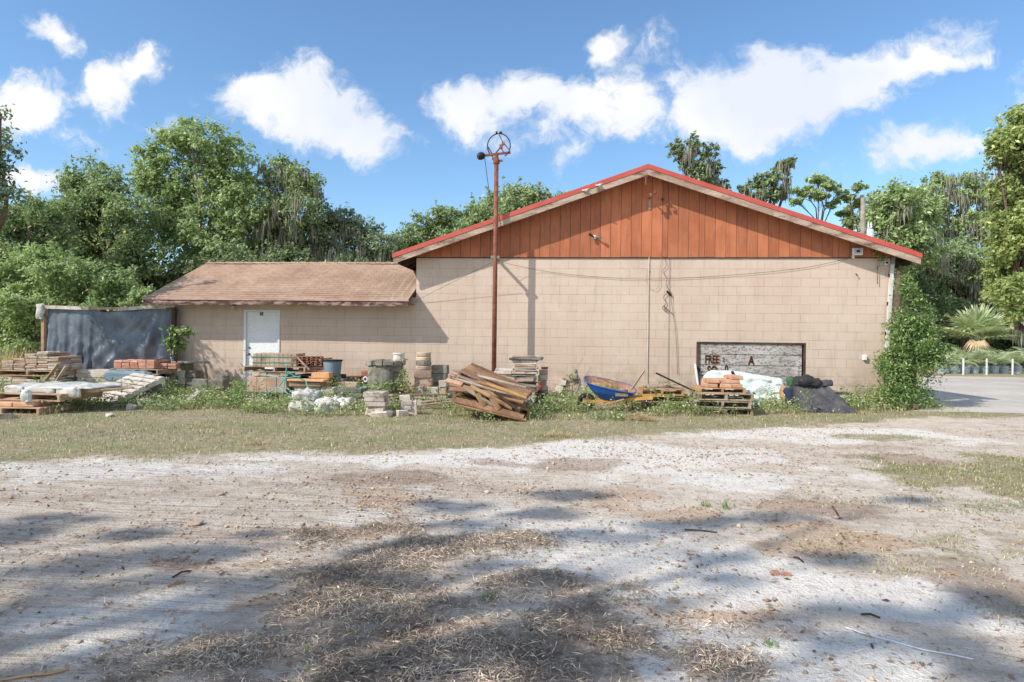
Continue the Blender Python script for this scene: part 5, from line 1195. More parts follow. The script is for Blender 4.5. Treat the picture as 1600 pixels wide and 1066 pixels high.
# --- black tarp screen
yT = -.35
tl, trr = W(66, 500, yT), W(266, 500, yT); zt_ = W(130, 482, yT).z
tarp = thing('tarp_shelter', 'black plastic tarp hung from a white beam between posts at the left', 'tarp screen', (tl.x, yT, 0)); OT = Vector((tl.x, yT, 0))
nu, nv = 150, 40; vs = []
wd_ = trr.x - tl.x; rg = random.Random(4)
sag = lambda u: -.03 * math.sin(u * math.pi)
for j in range(nv + 1):
    v = j / nv
    for i in range(nu + 1):
        u = i / nu; x = u * wd_ + .10
        # swags: folds fan out from three hanging points
        nz = mnoise.fractal(Vector((u * 7, v * 2.2, 1.5)), .8, 2.1, 4); cr_ = 1 - abs(mnoise.noise(Vector((u * 16 + nz, v * 9 + nz, 6)))) * 2
        f = .35 * nz + .16 * cr_
        if u < .46:                                     # straight hanging folds on the left
            f += (.55 * math.sin(u * 62 + 1.2 * nz) + .25 * math.sin(u * 131 + 2 * nz)) * min(1, (.46 - u) / .12) * (.5 + .5 * v)
        s_ = min(max((u - .40) / .52, 0), 1)            # a wide swag between the middle and the right end
        arc = v - .42 * math.sin(math.pi * s_) ** .8
        f += .9 * math.sin(arc * 15 + .8 * nz) * math.exp(-(arc / .38) ** 2) * math.sin(math.pi * s_) ** .6
        ang = (u - .90) / (v + .14)                     # gathered folds fanning from the right corner
        f += .8 * math.sin(ang * 26 + nz) * math.exp(-abs(ang + .12) * 2.6) * min(1, v * 3)
        y = -.085 * f * min(1, .25 + v * 1.3) - .12 * v + .06
        swag = -.10 * math.sin(min(max((u - .36) / .26, 0), 1) * math.pi) if j == 0 else 0
        z_ = (zt_ - .02) * (1 - v) + .10 * (1 - v) * u * .3 + swag * (1 - v)
        if u > .86: y += (u - .86) * 1.0 * (1 - v * .5)
        vs.append((x - .0, y, max(z_, .02)))
fs = [(j * (nu + 1) + i, j * (nu + 1) + i + 1, (j + 1) * (nu + 1) + i + 1, (j + 1) * (nu + 1) + i) for j in range(nv) for i in range(nu)]
mb = MB(); mb.add(vs, fs); mb.build('tarp_sheet', 'tarp_plastic', tarp, smooth=True)
mb = MB(); mb.bar((.02, 0, zt_ + .03), (wd_ * .37, -.01, zt_ - .0), .05, .085); mb.build('beam', 'white_wood', tarp)
mb = MB(); mb.bar((wd_ * .62, -.01, zt_ - .01), (wd_ + .08, .04, zt_ + .09), .05, .085); mb.build('beam', 'white_wood', tarp)
mb = MB(); mb.bar((wd_ * .36, .05, zt_ + .0), (wd_ * .63, .05, zt_ + .01), .04, .06); mb.build('beam', 'brown_wood', tarp)
mb = MB(); mb.box((.02, .03, zt_ / 2), (.09, .09, zt_ + .02), ch=.008); mb.build('post', 'brown_wood', tarp)
mb = MB(); mb.box((wd_ + .02, .12, zt_ / 2), (.09, .09, zt_ + .12), ch=.008); mb.build('post', 'dark_wood', tarp)
drape('wrapped_plastic', None, None, (-.02, -.02, zt_ - .28), (.13, .12, .36), 'white_plastic', parent=tarp, amp=.05, fs=11, n=(20, 16))
mb = MB(); mb.box((wd_ / 2, 1.3, .8), (wd_, .04, 1.6)); mb.build('rear_boards', 'dark_wood', tarp)
for i_, (dx_, z1_) in enumerate(((.12, 1.5), (.2, 1.2))):
    cable('tarp_strap', ['longer', 'shorter'][i_] + ' white strap hanging at the right end of the black tarp', cat_curve([(trr.x + dx_ - .06, yT - .1, z1_), (trr.x + dx_ - .02, yT - .14, z1_ - .5), (trr.x + dx_ + .1, yT - .2, .5)]), .014, 'white_plastic', 'strap', 'white straps beside the tarp')

# --- left group
P0 = on(62, 612, 0); x0_ = P0.x
pallet('grey pallet at the bottom of the left flagstone stack', P0, .05, 1.3, .95)
GF = 'rough flagstones stacked on the left pallets'
stack('flagstone', 'flagstone low in the left stack', 'flagstone', P0, .05, (4, 2, 4), (.34, .40, .06), 'tan_stone', GF, mats=['tan_stone', 'pale_stone', 'weathered_stone' if 0 else 'pale_stone'], z0=.13, miss=.25, skew=.02)
pallet('weathered pallet halfway up the left flagstone stack', P0 + Vector((.05, .05, .39)), .02, 1.4, .95, 'brown_wood')
GF2 = 'flagstones on the upper left pallet'
stack('flagstone', 'flagstone on the upper left pallet', 'flagstone', P0 + Vector((.08, 0, 0)), .03, (5, 2, 8), (.27, .36, .052), 'tan_stone', GF2, mats=['tan_stone', 'pale_stone', 'pink_stone'], z0=.52, skew=.02, turn=.06, hist=[4, 5, 7, 8, 6], miss=.1)
board('pink painted board leaning on the left stack', on(71, 618, .32), on(91, 622, .72), .07, .02, 'pink_stone')
board('white painted board leaning beside the pink board', on(80, 625, .22), on(103, 628, .72), .05, .02, 'white_wood')
F0 = on(62, 645, 0)
pallet('tan pallet at the lower left edge nearest the drive', F0 + Vector((-.40, .1, 0)), .04, 1.35, .95, 'brown_wood')
stack('paving_stone', 'tan slab on the lowest front left pallet', 'paving slab', F0 + Vector((-.45, .1, 0)), .04, (3, 1, 1), (.36, .8, .075), 'orange_brick', 'tan slabs on the front left pallet', z0=.13)
pallet('weathered pallet carrying the white plastic sheet', F0 + Vector((-.1, .35, .215)), -.05, 1.25, .95, 'brown_wood')
stack('paving_stone', 'buff slab under the white plastic sheet', 'paving slab', F0 + Vector((.1, .55, 0)), 0, (4, 1, 1), (.40, .7, .05), 'tan_stone', 'slabs under the plastic sheet', z0=.35)
psh = drape('plastic_sheet', 'white plastic sheet spread over the front left pallet', 'plastic sheet', F0 + Vector((.08, .5, .41)), (1.6, .9, .035), 'white_plastic', e=(.3, .5), amp=.06, fs=3.5, seed=2, n=(90, 16))
for fx_, fw_, fh_ in ((-.62, .34, .13), (-.12, .5, .09), (.42, .4, .16)): drape('hanging_flap', None, None, (fx_, -.44, -fh_ + .02), (fw_, .05, fh_), 'white_plastic', parent=psh, amp=.04, fs=10, seed=int(fx_ * 10), n=(30, 12))
board('grey plank sticking out right of the white plastic sheet', F0 + Vector((.3, .1, .36)), F0 + Vector((1.35, .5, .42)), .12, .025, 'brown_wood')
drape('crumpled_plastic', 'small crumpled clear plastic hanging off the front left pallet', 'plastic bag', F0 + Vector((.02, -.28, .22)), (.09, .08, .17), 'white_sheet', amp=.05, fs=14, n=(20, 16))
q = on(155, 633, 0); s_ = sc_at(155, 633)
pallet('white weathered pallet lying tilted beside the plastic sheet', q + Vector((.12, .55, .20)), 0, 1.05, 1.15, 'white_wood', nb=8, rot=(R(24), R(2), R(-24)))
stack('rubble_block', 'broken block propping the tilted white pallet', 'stone block', q + Vector((.25, .95, 0)), .2, (2, 1, 2), (.3, .22, .17), 'grey_stone', 'blocks under the tilted pallet')
q = on(170, 612, 0)
stack('pale_paver', 'long pale slab in the low stack before the black tarp', 'slab', q + Vector((0, 0, 0)), .02, (1, 1, 6), (1.3, .45, .085), 'pale_stone', 'long pale slabs before the tarp', skew=.03)
q = on(224, 613, 0)
stack('grey_block', 'grey block under the red brick pallet', 'concrete block', q + Vector((.1, .1, 0)), 0, (3, 2, 2), (.39, .3, .19), 'grey_stone', 'grey blocks under the brick pallet', skew=.03)
drape('plastic_sheet', 'pale blue grey plastic crumpled under the red brick pallet', 'plastic sheet', q + Vector((-.1, -.35, .25)), (1.1, .25, .26), 'grey_bucket', e=(.4, .5), amp=.05, fs=5, seed=5)
pallet('pallet carrying the red bricks before the tarp', q + Vector((0, .1, .44)), -.05, 1.25, .85, 'weathered_wood')
stack('red_brick', 'red brick on the pallet before the tarp', 'brick', q + Vector((-.08, .1, 0)), -.05, (5, 3, 3), (.205, .205, .062), 'red_brick', 'red bricks on the pallet', z0=.57, skew=.006, hist=[3, 3, 3, 3, 3])
stack('red_brick', 'small red brick right on the brick pallet', 'brick', q + Vector((.62, .05, 0)), .1, (2, 2, 2), (.2, .1, .06), 'red_brick', 'loose bricks on the pallet end', z0=.57, skew=.01)
q = on(292, 612, 0)
stack('grey_block', 'pale grey block left of the wing wall', 'concrete block', q + Vector((-.1, 0, 0)), -.1, (3, 1, 4), (.3, .26, .17), 'grey_stone', 'grey blocks left of the wing', skew=.03, miss=.4, mats=['grey_stone', 'pale_stone'])
slab('broken_paver', 'dark thin slab lying across the grey blocks by the wing', 'slab', (.8, .3, .05), q + Vector((.15, -.1, .69)), .1, 'mossy_stone')
q = on(322, 625, 0)
stack('grey_block', 'dark cracked block low in front of the wing wall', 'concrete block', q + Vector((-.25, .55, 0)), .15, (2, 1, 2), (.34, .3, .2), 'mossy_stone', 'dark blocks before the wing', skew=.04)
mb = MB(); mb.lathe([(.13, 0), (.135, .1), (.13, .46), (.11, .47)], n=18); tag(mb.build('stone_cylinder', 'grey_stone', loc=on(349, 618, 0)), 'upright grey stone cylinder left of the white door', 'stone post')
GR = 'broken brick rubble left of the door'
for i in range(22):
    a, r_ = jr.uniform(0, 6.28), jr.random() ** .5 * .38; p = on(332, 628, 0) + Vector((math.cos(a) * r_, math.sin(a) * r_ * .6, max(0, .26 - r_ * .6) * jr.random()))
    slab('broken_brick', 'broken buff brick in the rubble heap left of the door', 'brick', (jr.choice([.2, .14]), .1, .06), p, jr.uniform(0, 3), jr.choice(['orange_brick', 'orange_stone', 'pink_stone']), GR, rot=(jr.uniform(-.4, .4), jr.uniform(-.4, .4), jr.uniform(0, 3)), jit=.012)
board('short whitewashed plank lying in the weeds left of the door', on(288, 640, .1), on(312, 628, .22), .1, .04, 'white_wood')
for i, (px_, by_, w_) in enumerate(((8, 655, .2), (255, 640, .16), (345, 636, .22), (170, 652, .14), (205, 640, .2), (225, 632, .22))):
    slab('loose_stone', ['small pale stone at the left edge by the drive', 'chipped pale stone under the whitewashed plank', 'white stone chunk at the foot of the brick rubble', 'small chipped stone before the tilted pallet', 'rough stone at the corner of the tilted pallet', 'round buff stone right of the tilted pallet'][i], 'stone', (w_, w_ * .7, w_ * .5), on(px_, by_, 0), jr.uniform(0, 3), 'pale_stone', jit=.03)

# --- paver bundles by the door
def bundle(label, loc, rz, nx_, ny_, nz_, size, mat, straps=True, tilt=0):
    r = thing('paver_bundle', label, 'paver bundle', loc, rz); mb = MB()
    for k in range(nz_):
        for i in range(nx_):
            for j in range(ny_):
                mb.box(((i - (nx_ - 1) / 2) * (size[0] + .004), (j - (ny_ - 1) / 2) * (size[1] + .004), size[2] / 2 + k * (size[2] + .003)), size, ch=.006, jit=.004, rng=jr)
    mb.build('pavers', mat, r)
    if straps:
        w_, d_, h_ = nx_ * (size[0] + .004), ny_ * (size[1] + .004), nz_ * (size[2] + .003)
        for zz in (.28, .72):
            m = MB()
            for a, b in (((-w_ / 2 - .006, -d_ / 2 - .006), (w_ / 2 + .006, -d_ / 2 - .006)), ((w_ / 2 + .006, -d_ / 2 - .006), (w_ / 2 + .006, d_ / 2 + .006)), ((w_ / 2 + .006, d_ / 2 + .006), (-w_ / 2 - .006, d_ / 2 + .006)), ((-w_ / 2 - .006, d_ / 2 + .006), (-w_ / 2 - .006, -d_ / 2 - .006))):
                m.bar((a[0], a[1], h_ * zz), (b[0], b[1], h_ * zz), .004, .018)
            m.build('strap', 'green_strap', r)
    return r
q = on(430, 620, 0); yb = q.y
pallet('dark pallet under the lower paver bundle by the door', q, .03, 1.15, .95, 'dark_wood')
bundle('wide buff paver bundle on the bottom pallet before the white door', q + Vector((-.0, 0, .13)), .03, 4, 4, 1, (.22, .22, .34), 'pink_stone', False)
stack('buff_paver', 'loose buff paver between the bundles', 'paver', q + Vector((.02, -.1, 0)), .05, (5, 2, 1), (.16, .22, .09), 'tan_stone', 'loose pavers between the pallets', z0=.48, skew=.02, turn=.1)
pallet('broken grey pallet between the two paver bundles', q + Vector((.14, .1, .575)), -.02, 1.45, .9, 'weathered_wood', nb=6)
bundle('upper paver bundle tied with green straps before the door', q + Vector((.06, .08, .705)), .12, 10, 3, 1, (.092, .23, .28), 'tan_stone')
GTi = 'terracotta roof tiles right of the strapped pavers'
tm = MB(); arcp = [(.075 * math.cos(R(180 - 15 * i)), .06 * math.sin(R(180 - 15 * i))) for i in range(13)]
for y_ in (-.2, .2):
    pass
vs = []; 
for y_ in (-.2, .2): vs += [(a, y_, b) for a, b in arcp] + [(a * .84, y_, b * .8) for a, b in arcp]
n_ = 13; fs = [(i, i + 1, i + 1 + 26, i + 26) for i in range(12)] + [(13 + i, 13 + i + 26, 14 + i + 26, 14 + i) for i in range(12)] + [(i, 13 + i, 14 + i, i + 1) for i in range(12)] + [(26 + i, 27 + i, 40 + i, 39 + i) for i in range(12)] + [(0, 26, 39, 13), (12, 25, 51, 38)]
tm.add(vs, fs); tile0 = tm.build('clay_tile', 'terracotta', loc=(0, 0, -50)); tme = tile0.data; bpy.data.objects.remove(tile0)
def tiles(org, rz, n, label, group):
    for k in range(n[2]):
        for i in range(n[0]):
            p = Vector(org) + Matrix.Rotation(rz, 3, 'Z') @ Vector(((i - n[0] / 2) * .10 + jr.uniform(-.01, .01), jr.uniform(-.02, .02), k * .05))
            o = link('clay_tile', tme, 'terracotta', None, p, rot=(0, jr.uniform(-.05, .05), rz + jr.uniform(-.06, .06))); tag(o, label + where(i, 0, k, n[0], 1, n[2]), 'clay tile', group)
tiles(q + Vector((.80, .05, .72)), .25, (6, 1, 4), 'curved clay tile right of the strapped pavers', GTi)
stack('red_brick', 'red brick beside the curved clay tiles', 'brick', q + Vector((.86, .15, 0)), .1, (3, 2, 2), (.2, .2, .065), 'red_brick', 'bricks under the curved tiles', z0=.57)
board('pale batten leaning across the curved tiles', q + Vector((.62, -.25, .92)), q + Vector((.92, -.3, .64)), .04, .03, 'weathered_wood')
stack('grey_block', 'block under the curved clay tiles', 'concrete block', q + Vector((.95, .1, 0)), 0, (3, 2, 2), (.3, .3, .19), 'tan_stone', 'blocks under the roof tiles', skew=.03, z0=.0)
pallet('small dark pallet under the curved tiles', q + Vector((1.0, .1, .39)), 0, .95, .8, 'dark_wood', nb=6)
stack('orange_block', 'rough orange stone block below the bucket', 'stone block', on(500, 626, 0) + Vector((0, .1, .34)), .05, (1, 1, 2), (.40, .25, .13), 'orange_stone', 'orange stone blocks')
stack('tan_paver', 'flat tan slab sticking out left of the orange block', 'slab', on(478, 628, 0) + Vector((0, .1, .42)), -.02, (1, 1, 1), (.8, .3, .05), 'orange_stone', None)
stack('brown_beam', 'brown timber under the tan slab', 'timber', on(475, 628, 0) + Vector((0, .12, .32)), 0, (1, 1, 1), (.7, .2, .09), 'brown_wood', None)
stack('grey_block', 'pale block under the orange stone', 'concrete block', on(490, 628, 0) + Vector((.0, .15, 0)), 0, (3, 1, 2), (.28, .25, .155), 'pale_stone', 'blocks under the orange stone')
# bucket
q2 = on(519, 622, 0); zb_ = zpx(519, 591, 622); rB = 14.5 * sc_at(519, 622); hB = 28 * sc_at(519, 622)
bk = thing('bucket', 'large grey blue plastic tub with dark rim above the orange stone', 'tub', (q2.x, q2.y, zb_))
mb = MB(); mb.lathe([(rB * .82, 0), (rB * .9, hB * .5), (rB, hB), (rB * .94, hB), (rB * .78, .03)], n=28, cap1=True); mb.build('tub', 'grey_bucket', bk, smooth=False)
mb = MB(); mb.lathe([(rB * 1.0, hB - .02), (rB * 1.08, hB - .02), (rB * 1.08, hB + .012), (rB * .96, hB + .012)], n=28, cap0=False, cap1=False); mb.build('rim', 'dark_metal', bk)
mb = MB(); mb.lathe([(0.0, hB * .82), (rB * .95, hB * .82)], n=20, cap0=False, cap1=False); mb.build('water', 'dark_metal', bk, fixn=False)
mb = MB(); mb.bar((-rB * 1.05, -.02, hB + .03), (-.02, -.08, hB + .045), .14, .025); tag(mb.build('dark_slat', 'dark_wood', loc=(q2.x, q2.y, zb_)), 'short dark slat lying across the rim of the tub', 'slat')
stack('grey_block', 'grey block under the plastic tub', 'concrete block', q2 + Vector((.02, .05, 0)), 0, (2, 1, 2), (.26, .3, zb_ / 2 - .004), 'grey_stone', 'blocks under the tub')
# teal tube frames
def frame(name, label, pts_list, by, cat, r=.013, extra=None):
    o = G(pts_list[0][0][0], by); r_ = thing(name, label, cat, (o.x, o.y, 0)); yy = o.y
    for k_, pl in enumerate(pts_list):
        P = [W(a, b, yy + (c[0] if c else 0)) - Vector((o.x, o.y, 0)) for a, b, *c in pl]
        mb = MB(); mb.tube(P, r, 7); mb.build('tube', 'teal_metal', r_)
    return r_
fr1 = frame('teal_cart_frame', 'bent teal tubular cart frame standing before the paver bundles', [
    [(448, 571), (446, 590), (441, 618, -.1)], [(404, 585, .1), (446, 591), (470, 588, .05)], [(405, 621, -.15), (434, 606), (450, 584), (462, 582, .1)],
    [(434, 605), (446, 612, -.1), (462, 626, -.25)], [(478, 596, .1), (486, 624, -.1)], [(446, 604, .1), (466, 622, -.1), (488, 624, -.15)], [(450, 583), (478, 596, .15)]], 630, 'cart frame')
o_ = fr1.location; w_ = W(428, 622, o_.y - .1)
mb = MB(); mb.tube([(math.cos(t) * .085, 0, math.sin(t) * .085) for t in [R(i * 20) for i in range(18)]], .025, 8, closed=True); mb.lathe([(.03, -.02), (.03, .02)], n=8); mb.build('wheel', 'rubber', fr1, loc=(w_.x - o_.x, -.1, .09), rot=(0, 0, R(20)))
frame('teal_chair_frame', 'teal tubular chair frame right of the plastic tub', [
    [(520, 612, -.1), (521, 588), (524, 583), (530, 588), (541, 600, .1)], [(521, 604), (545, 600, .2), (560, 607, .1), (576, 608)], [(541, 600, .1), (549, 591, .3), (553, 601, .35)], [(522, 611, -.1), (548, 606, -.05), (575, 609, -.05)]], 622, 'chair frame', r=.014)
stack('teal_rack', 'folded teal slat panel behind the chair frame', 'panel', on(545, 626, .25) + Vector((0, .1, 0)), .03, (1, 1, 1), (.75, .25, .05), 'teal_metal', None)
stack('red_tile_block', 'reddish clay block right of the tub', 'clay block', on(553, 620, 0) + Vector((.05, .2, 0)), .1, (3, 2, 5), (.17, .22, .115), 'terracotta', 'red clay blocks right of the tub', skew=.02, hist=[4, 4, 5], turn=.1)
stack('pale_block', 'tan block before the red clay blocks', 'stone block', on(540, 626, 0) + Vector((0, .1, 0)), -.1, (2, 1, 3), (.26, .24, .13), 'tan_stone', 'tan blocks right of the tub', skew=.03)
mb = MB(); mb.tube([(math.cos(t) * .045, 0, math.sin(t) * .05) for t in [R(i * 24) for i in range(15)]], .018, 8, closed=True); w_ = W(571, 593, G(571, 622).y - .2)
tag(mb.build('white_pipe_ring', 'white_paint', loc=w_), 'white pipe ring sticking out by the round stone planter', 'pipe ring')
board('grey board resting from the chair frame toward the round planter', on(556, 624, .32), on(596, 628, .28), .07, .03, 'weathered_wood')
# white bagged rubble
for i, (px_, by_, w, h, lb) in enumerate(((478, 636, .55, .42, 'tall white plastic sack of rubble before the orange stone'), (470, 643, .40, .20, 'low white plastic bag half sunk in the weeds'), (515, 640, .52, .28, 'torn white plastic sack right of the tall sack'), (538, 640, .34, .26, 'small white sack leaning on the grey slabs'), (497, 642, .34, .18, 'flattened white plastic bag between the sacks'), (560, 632, .36, .3, 'dirty white sack behind the grey slabs'))):
    drape('rubble_sack', lb, 'sack', on(px_, by_, -.02), (w * .85, .34, h * .8), 'white_plastic', amp=.07, fs=9, seed=i, e=(.6, .7), rz=jr.uniform(-.3, .3), group='white plastic sacks of rubble', n=(44, 30))
stack('grey_paver', 'grey slab in the low stack right of the white sacks', 'slab', on(548, 634, 0), .08, (1, 1, 4), (.48, .3, .085), 'grey_stone', 'grey slabs right of the sacks', skew=.02)
# round stone planter
q = on(602, 625, 0); pr = 27 * sc_at(602, 625); ph_ = zpx(602, 571, 625)
pt = thing('round_planter', 'round grey mossy stone planter with ivy against the wall', 'planter', q)
mb = MB(); mb.lathe([(pr, 0), (pr * 1.02, ph_ * .5), (pr, ph_), (pr * .82, ph_), (pr * .8, ph_ - .15)], n=30); mb.build('bowl', 'mossy_stone', pt)
for i in range(11):
    a = i / 11 * 6.283; mb = MB(); mb.box((0, 0, .06), (pr * .55, .13, .11), ch=.01, jit=.01, rng=jr); mb.build('rim_stone', 'mossy_stone', pt, loc=(math.cos(a) * pr * .95, math.sin(a) * pr * .95, ph_ + .002), rz=a + math.pi / 2)
mb = MB(); mb.lathe([(.13, 0), (.135, .05), (.12, .06), (.12, .13), (.14, .14), (.13, .17)], n=16); tag(mb.build('cap_rock', 'pale_stone', loc=on(623, 625, ph_ + .11) + Vector((0, -.02, 0))), 'small round stone cap on the right rim of the round planter', 'stone cap')
make_tree('ivy', 'ivy trailing down the right side of the round planter', on(630, 628, 0), [(W(630, 580, q.y - .35), .13, .3), (W(626, 600, q.y - .45), .25, .16), (W(600, 606, q.y - .5), .35, .12)], 'leaf_weed', 700, leaf=.035, trunk_r=.008, seed=91, cat='ivy', clump=.12, nclump=3)
# white slab piles
q = on(588, 650, 0); s_ = sc_at(588, 650)
mb = MB(); mb.box((0, 0, .08), (.33, .28, .17), ch=.02, jit=.03, rng=jr); tag(mb.build('base_rock', 'pale_stone', loc=q), 'rough white base stone under the wide white slab pile', 'stone block')
mb = MB(); mb.box((.15, -.02, .05), (.3, .26, .12), ch=.02, jit=.03, rng=jr); tag(mb.build('base_rock', 'pale_stone', loc=q + Vector((.0, -.12, 0))), 'broken white stone at the foot of the wide white slab pile', 'stone block')
stack('white_paver', 'clean white slab in the wide pile right of the sacks', 'slab', q, .02, (1, 1, 3), (32 * s_, .34, .082), 'white_wood', 'white slabs in the wide pile', z0=.18, skew=.012)
q = on(634, 648, 0); stack('white_block', 'small white block in the narrow pile', 'stone block', q, .05, (1, 1, 4), (.19, .2, .085), 'pale_stone', 'narrow pile of white blocks', skew=.025, turn=.2)
slab('white_block', 'upright white stone leaning right of the narrow pile', 'stone block', (.12, .18, .26), on(646, 648, 0), .3, 'pale_stone', jit=.02)
slab('white_block', 'white block fallen left of the narrow pile', 'stone block', (.18, .18, .12), on(628, 651, 0), .5, 'pale_stone', jit=.02)
# barrel stones and grey blocks
q = on(661, 625, 0); rb_ = 12 * sc_at(661, 625)
for k in range(4):
    z0_ = zpx(661, 578, 625) + k * .098; mb = MB(); rr_ = rb_ * (1.0 if k < 3 else .95); mb.lathe([(rr_ * .93, 0), (rr_, .02), (rr_, .075), (rr_ * .93, .095)], n=24)
    tag(mb.build('round_stone', 'mossy_stone' if k in (1,) else 'tan_stone', loc=(q.x + jr.uniform(-.01, .01), q.y, z0_)), ['lowest round stone of the barrel shaped stack', 'second round stone of the barrel shaped stack', 'third round stone of the barrel shaped stack', 'top round stone of the barrel shaped stack'][k], 'round stone', 'barrel shaped stack of round stones')
hh = zpx(661, 578, 625)
stack('tan_block', 'tan block carrying the barrel shaped stack', 'stone block', q, .04, (1, 1, 4), (.38, .3, hh / 4 - .003), 'tan_stone', 'tan blocks under the barrel stack', skew=.02, turn=.12)
q = on(681, 625, 0); stack('grey_block', 'smooth grey block right of the barrel stack', 'concrete block', q + Vector((.05, .15, 0)), 0, (1, 1, 4), (.36, .2, .19), 'grey_stone', 'smooth grey blocks', skew=.01)
stack('pale_block', 'pale block before the smooth grey blocks', 'stone block', q + Vector((-.05, -.18, 0)), 0, (4, 1, 3), (.165, .16, .15), 'pale_stone', 'pale blocks before the grey ones', skew=.02, miss=.3, mats=['pale_stone', 'grey_stone', 'tan_stone'])
slab('leaning_paver', 'thin slab tipped against the grey blocks by the wall', 'slab', (.4, .04, .45), on(695, 622, 0) + Vector((.05, .1, 0)), 0, 'grey_stone', rot=(R(-14), R(30), 0))
# weathered boards on the ground
for i, (a_, b_, lb) in enumerate((((600, 630, .18), (700, 634, .12), 'long grey board lying left of the pallet pile'), ((612, 634, .22), (702, 628, .16), 'upper weathered board crossing the long grey board'), ((640, 640, .05), (708, 637, .12), 'short split board near the pallet pile'), ((575, 622, .30), (655, 630, .24), 'pale plank between round planter and boards'))):
    board(lb, on(*a_), on(*b_), .12, .03, ['weathered_wood', 'weathered_wood', 'pink_stone', 'tan_wood'][i])
# --- big pile of broken pallets
q = on(765, 652, 0)
GP = 'broken brown pallets in the leaning pile'
ry_ = R(18)
specs = [((-.02, .05, .12), (R(-3), R(15), R(2)), 'pile_wood', 'bottom brown pallet of the big leaning pile'),
         ((.04, .16, .23), (R(3), R(17), R(9)), 'tan_wood', 'second pallet from the bottom of the big leaning pile'),
         ((.0, .12, .34), (R(2), R(20), R(-7)), 'pile_wood', 'middle pallet of the big leaning pile with reddish boards'),
         ((-.03, .22, .44), (R(6), R(21), R(5)), 'weathered_wood', 'fourth pallet from the bottom of the big leaning pile'),
         ((.06, .26, .52), (R(9), R(22), R(-4)), 'pile_wood', 'topmost pallet of the big leaning pile')]
for (d_, r__, mt_, lb) in specs: pallet(lb, q + Vector(d_), 0, 1.25, .85, mt_, nb=5, rot=r__, group=GP)
def pw_(px, py, yy): return W(px, py, yy)
yq = q.y
bl = [((708,578,.2),(822,606,-.2),.05,'weathered_wood','topmost pole like board of the pallet pile'), ((704,586,-.1),(824,618,-.3),.06,'pile_wood','second pole like board under the topmost one on the pallet pile'), ((712,592,-.25),(824,626,-.38),.05,'weathered_wood','grey pole like board along the front of the pallet pile'), ((703,600,-.35),(818,628,-.4),.09,'pile_wood','wide reddish board across the front of the pallet pile'), ((697,594,-.3),(722,601,-.35),.10,'orange_brick','short orange board end at the left of the pallet pile'),
      ((703,608,-.45),(746,611,-.4),.10,'pile_wood','stubby brown board low at the left of the pallet pile'), ((711,625,-.52),(818,652,-.5),.14,'pile_wood','long rust brown plank at the foot of the pallet pile'), ((712,632,-.56),(822,657,-.54),.04,'tan_wood','thin pale strip along the foot of the pallet pile'),
      ((735,603,-.48),(800,638,-.45),.07,'tan_wood','slanting tan slat in the middle of the pallet pile'), ((725,606,-.5),(790,645,-.45),.06,'weathered_wood','grey slat crossing low in the pallet pile'), ((760,600,-.5),(822,622,-.4),.06,'yellow_wood','bright tan slat at the right of the pallet pile'),
      ((745,615,-.5),(757,634,-.5),.09,'tan_wood','short upright block between the pallets of the pile'), ((768,622,-.5),(780,640,-.5),.09,'tan_wood','second upright block between the pallets of the pile'), ((772,612,-.52),(812,643,-.5),.04,'dark_wood','dark slat near the right end of the pallet pile')]
for a_, b_, w_, mt_, lb in bl: board(lb, W(a_[0], a_[1], yq + a_[2]), W(b_[0], b_[1], yq + b_[2]), w_, .025, mt_, up=(0, -.6, 1), group='loose slats on the pallet pile')
# --- tall flagstone stack
q = on(820, 637, 0); s_ = sc_at(820, 637); H_ = (637 - 556) * s_
z_ = 0; k = 0
while z_ < H_ - .1:
    k += 1
    t_ = jr.uniform(.03, .075) if z_ > .25 else .09; w = (36 + jr.uniform(-3, 4)) * s_
    slab('flagstone', ORD[k - 1].replace('bottom', 'lowest') + ' flagstone from the ground in the tall stack behind the pole', 'flagstone', (w, .42, t_), q + Vector((jr.uniform(-.02, .02), jr.uniform(-.02, .02), z_)), jr.uniform(-.08, .08), jr.choice(['pale_stone', 'tan_stone', 'grey_stone', 'pink_stone', 'mossy_stone'][(0 if z_ < .4 else 0):]), 'flagstones in the tall stack', jit=.018); z_ += t_ + .002
slab('cap_paver', 'wide grey slab capping the tall flagstone stack', 'slab', (50 * s_, .45, .05), q + Vector((.02, 0, z_)), -.02, 'grey_stone', jit=.01); z_ += .052
slab('cap_paver', 'thin pink slab on the very top of the tall flagstone stack', 'slab', (35 * s_, .32, .03), q + Vector((-.03, 0, z_)), .03, 'pink_stone')
q = on(787, 635, 0); stack('white_flagstone', 'white flagstone in the short stack behind the pallet pile', 'flagstone', q + Vector((0, .15, 0)), .05, (1, 1, 14), (.36, .36, .053), 'pale_stone', 'white flagstones behind the pallet pile', skew=.025, turn=.12)
q = on(848, 634, 0); stack('edge_stone', 'narrow stone in the column right of the flagstones', 'stone block', q + Vector((0, .05, 0)), .1, (1, 1, 7), (.17, .26, .105), 'tan_stone', 'column of narrow stones', skew=.02, turn=.15, mats=['tan_stone', 'pale_stone', 'mossy_stone'])
slab('brick_end', 'short dark brick perched right of the tall stack', 'brick', (.14, .1, .05), q + Vector((.03, 0, .76)), .1, 'dark_wood')
mg = thing('rusty_engine', 'dark rusty machine part standing right of the tall flagstone stack', 'machine part', on(843, 642, 0))
mb = MB(); mb.box((0, 0, .22), (.16, .18, .3), ch=.02, jit=.02, rng=jr); mb.build('block', 'dark_metal', mg)
mb = MB(); mb.lathe([(.06, 0), (.06, .1), (.03, .12), (.03, .2)], (.0, -.02, .37), 12); mb.build('cylinder', 'rust_metal', mg)
mb = MB(); mb.tube([(-.07, -.1, 0), (-.07, -.1, .35), (.02, -.1, .42)], .015, 6); mb.build('pipe', 'dark_metal', mg)
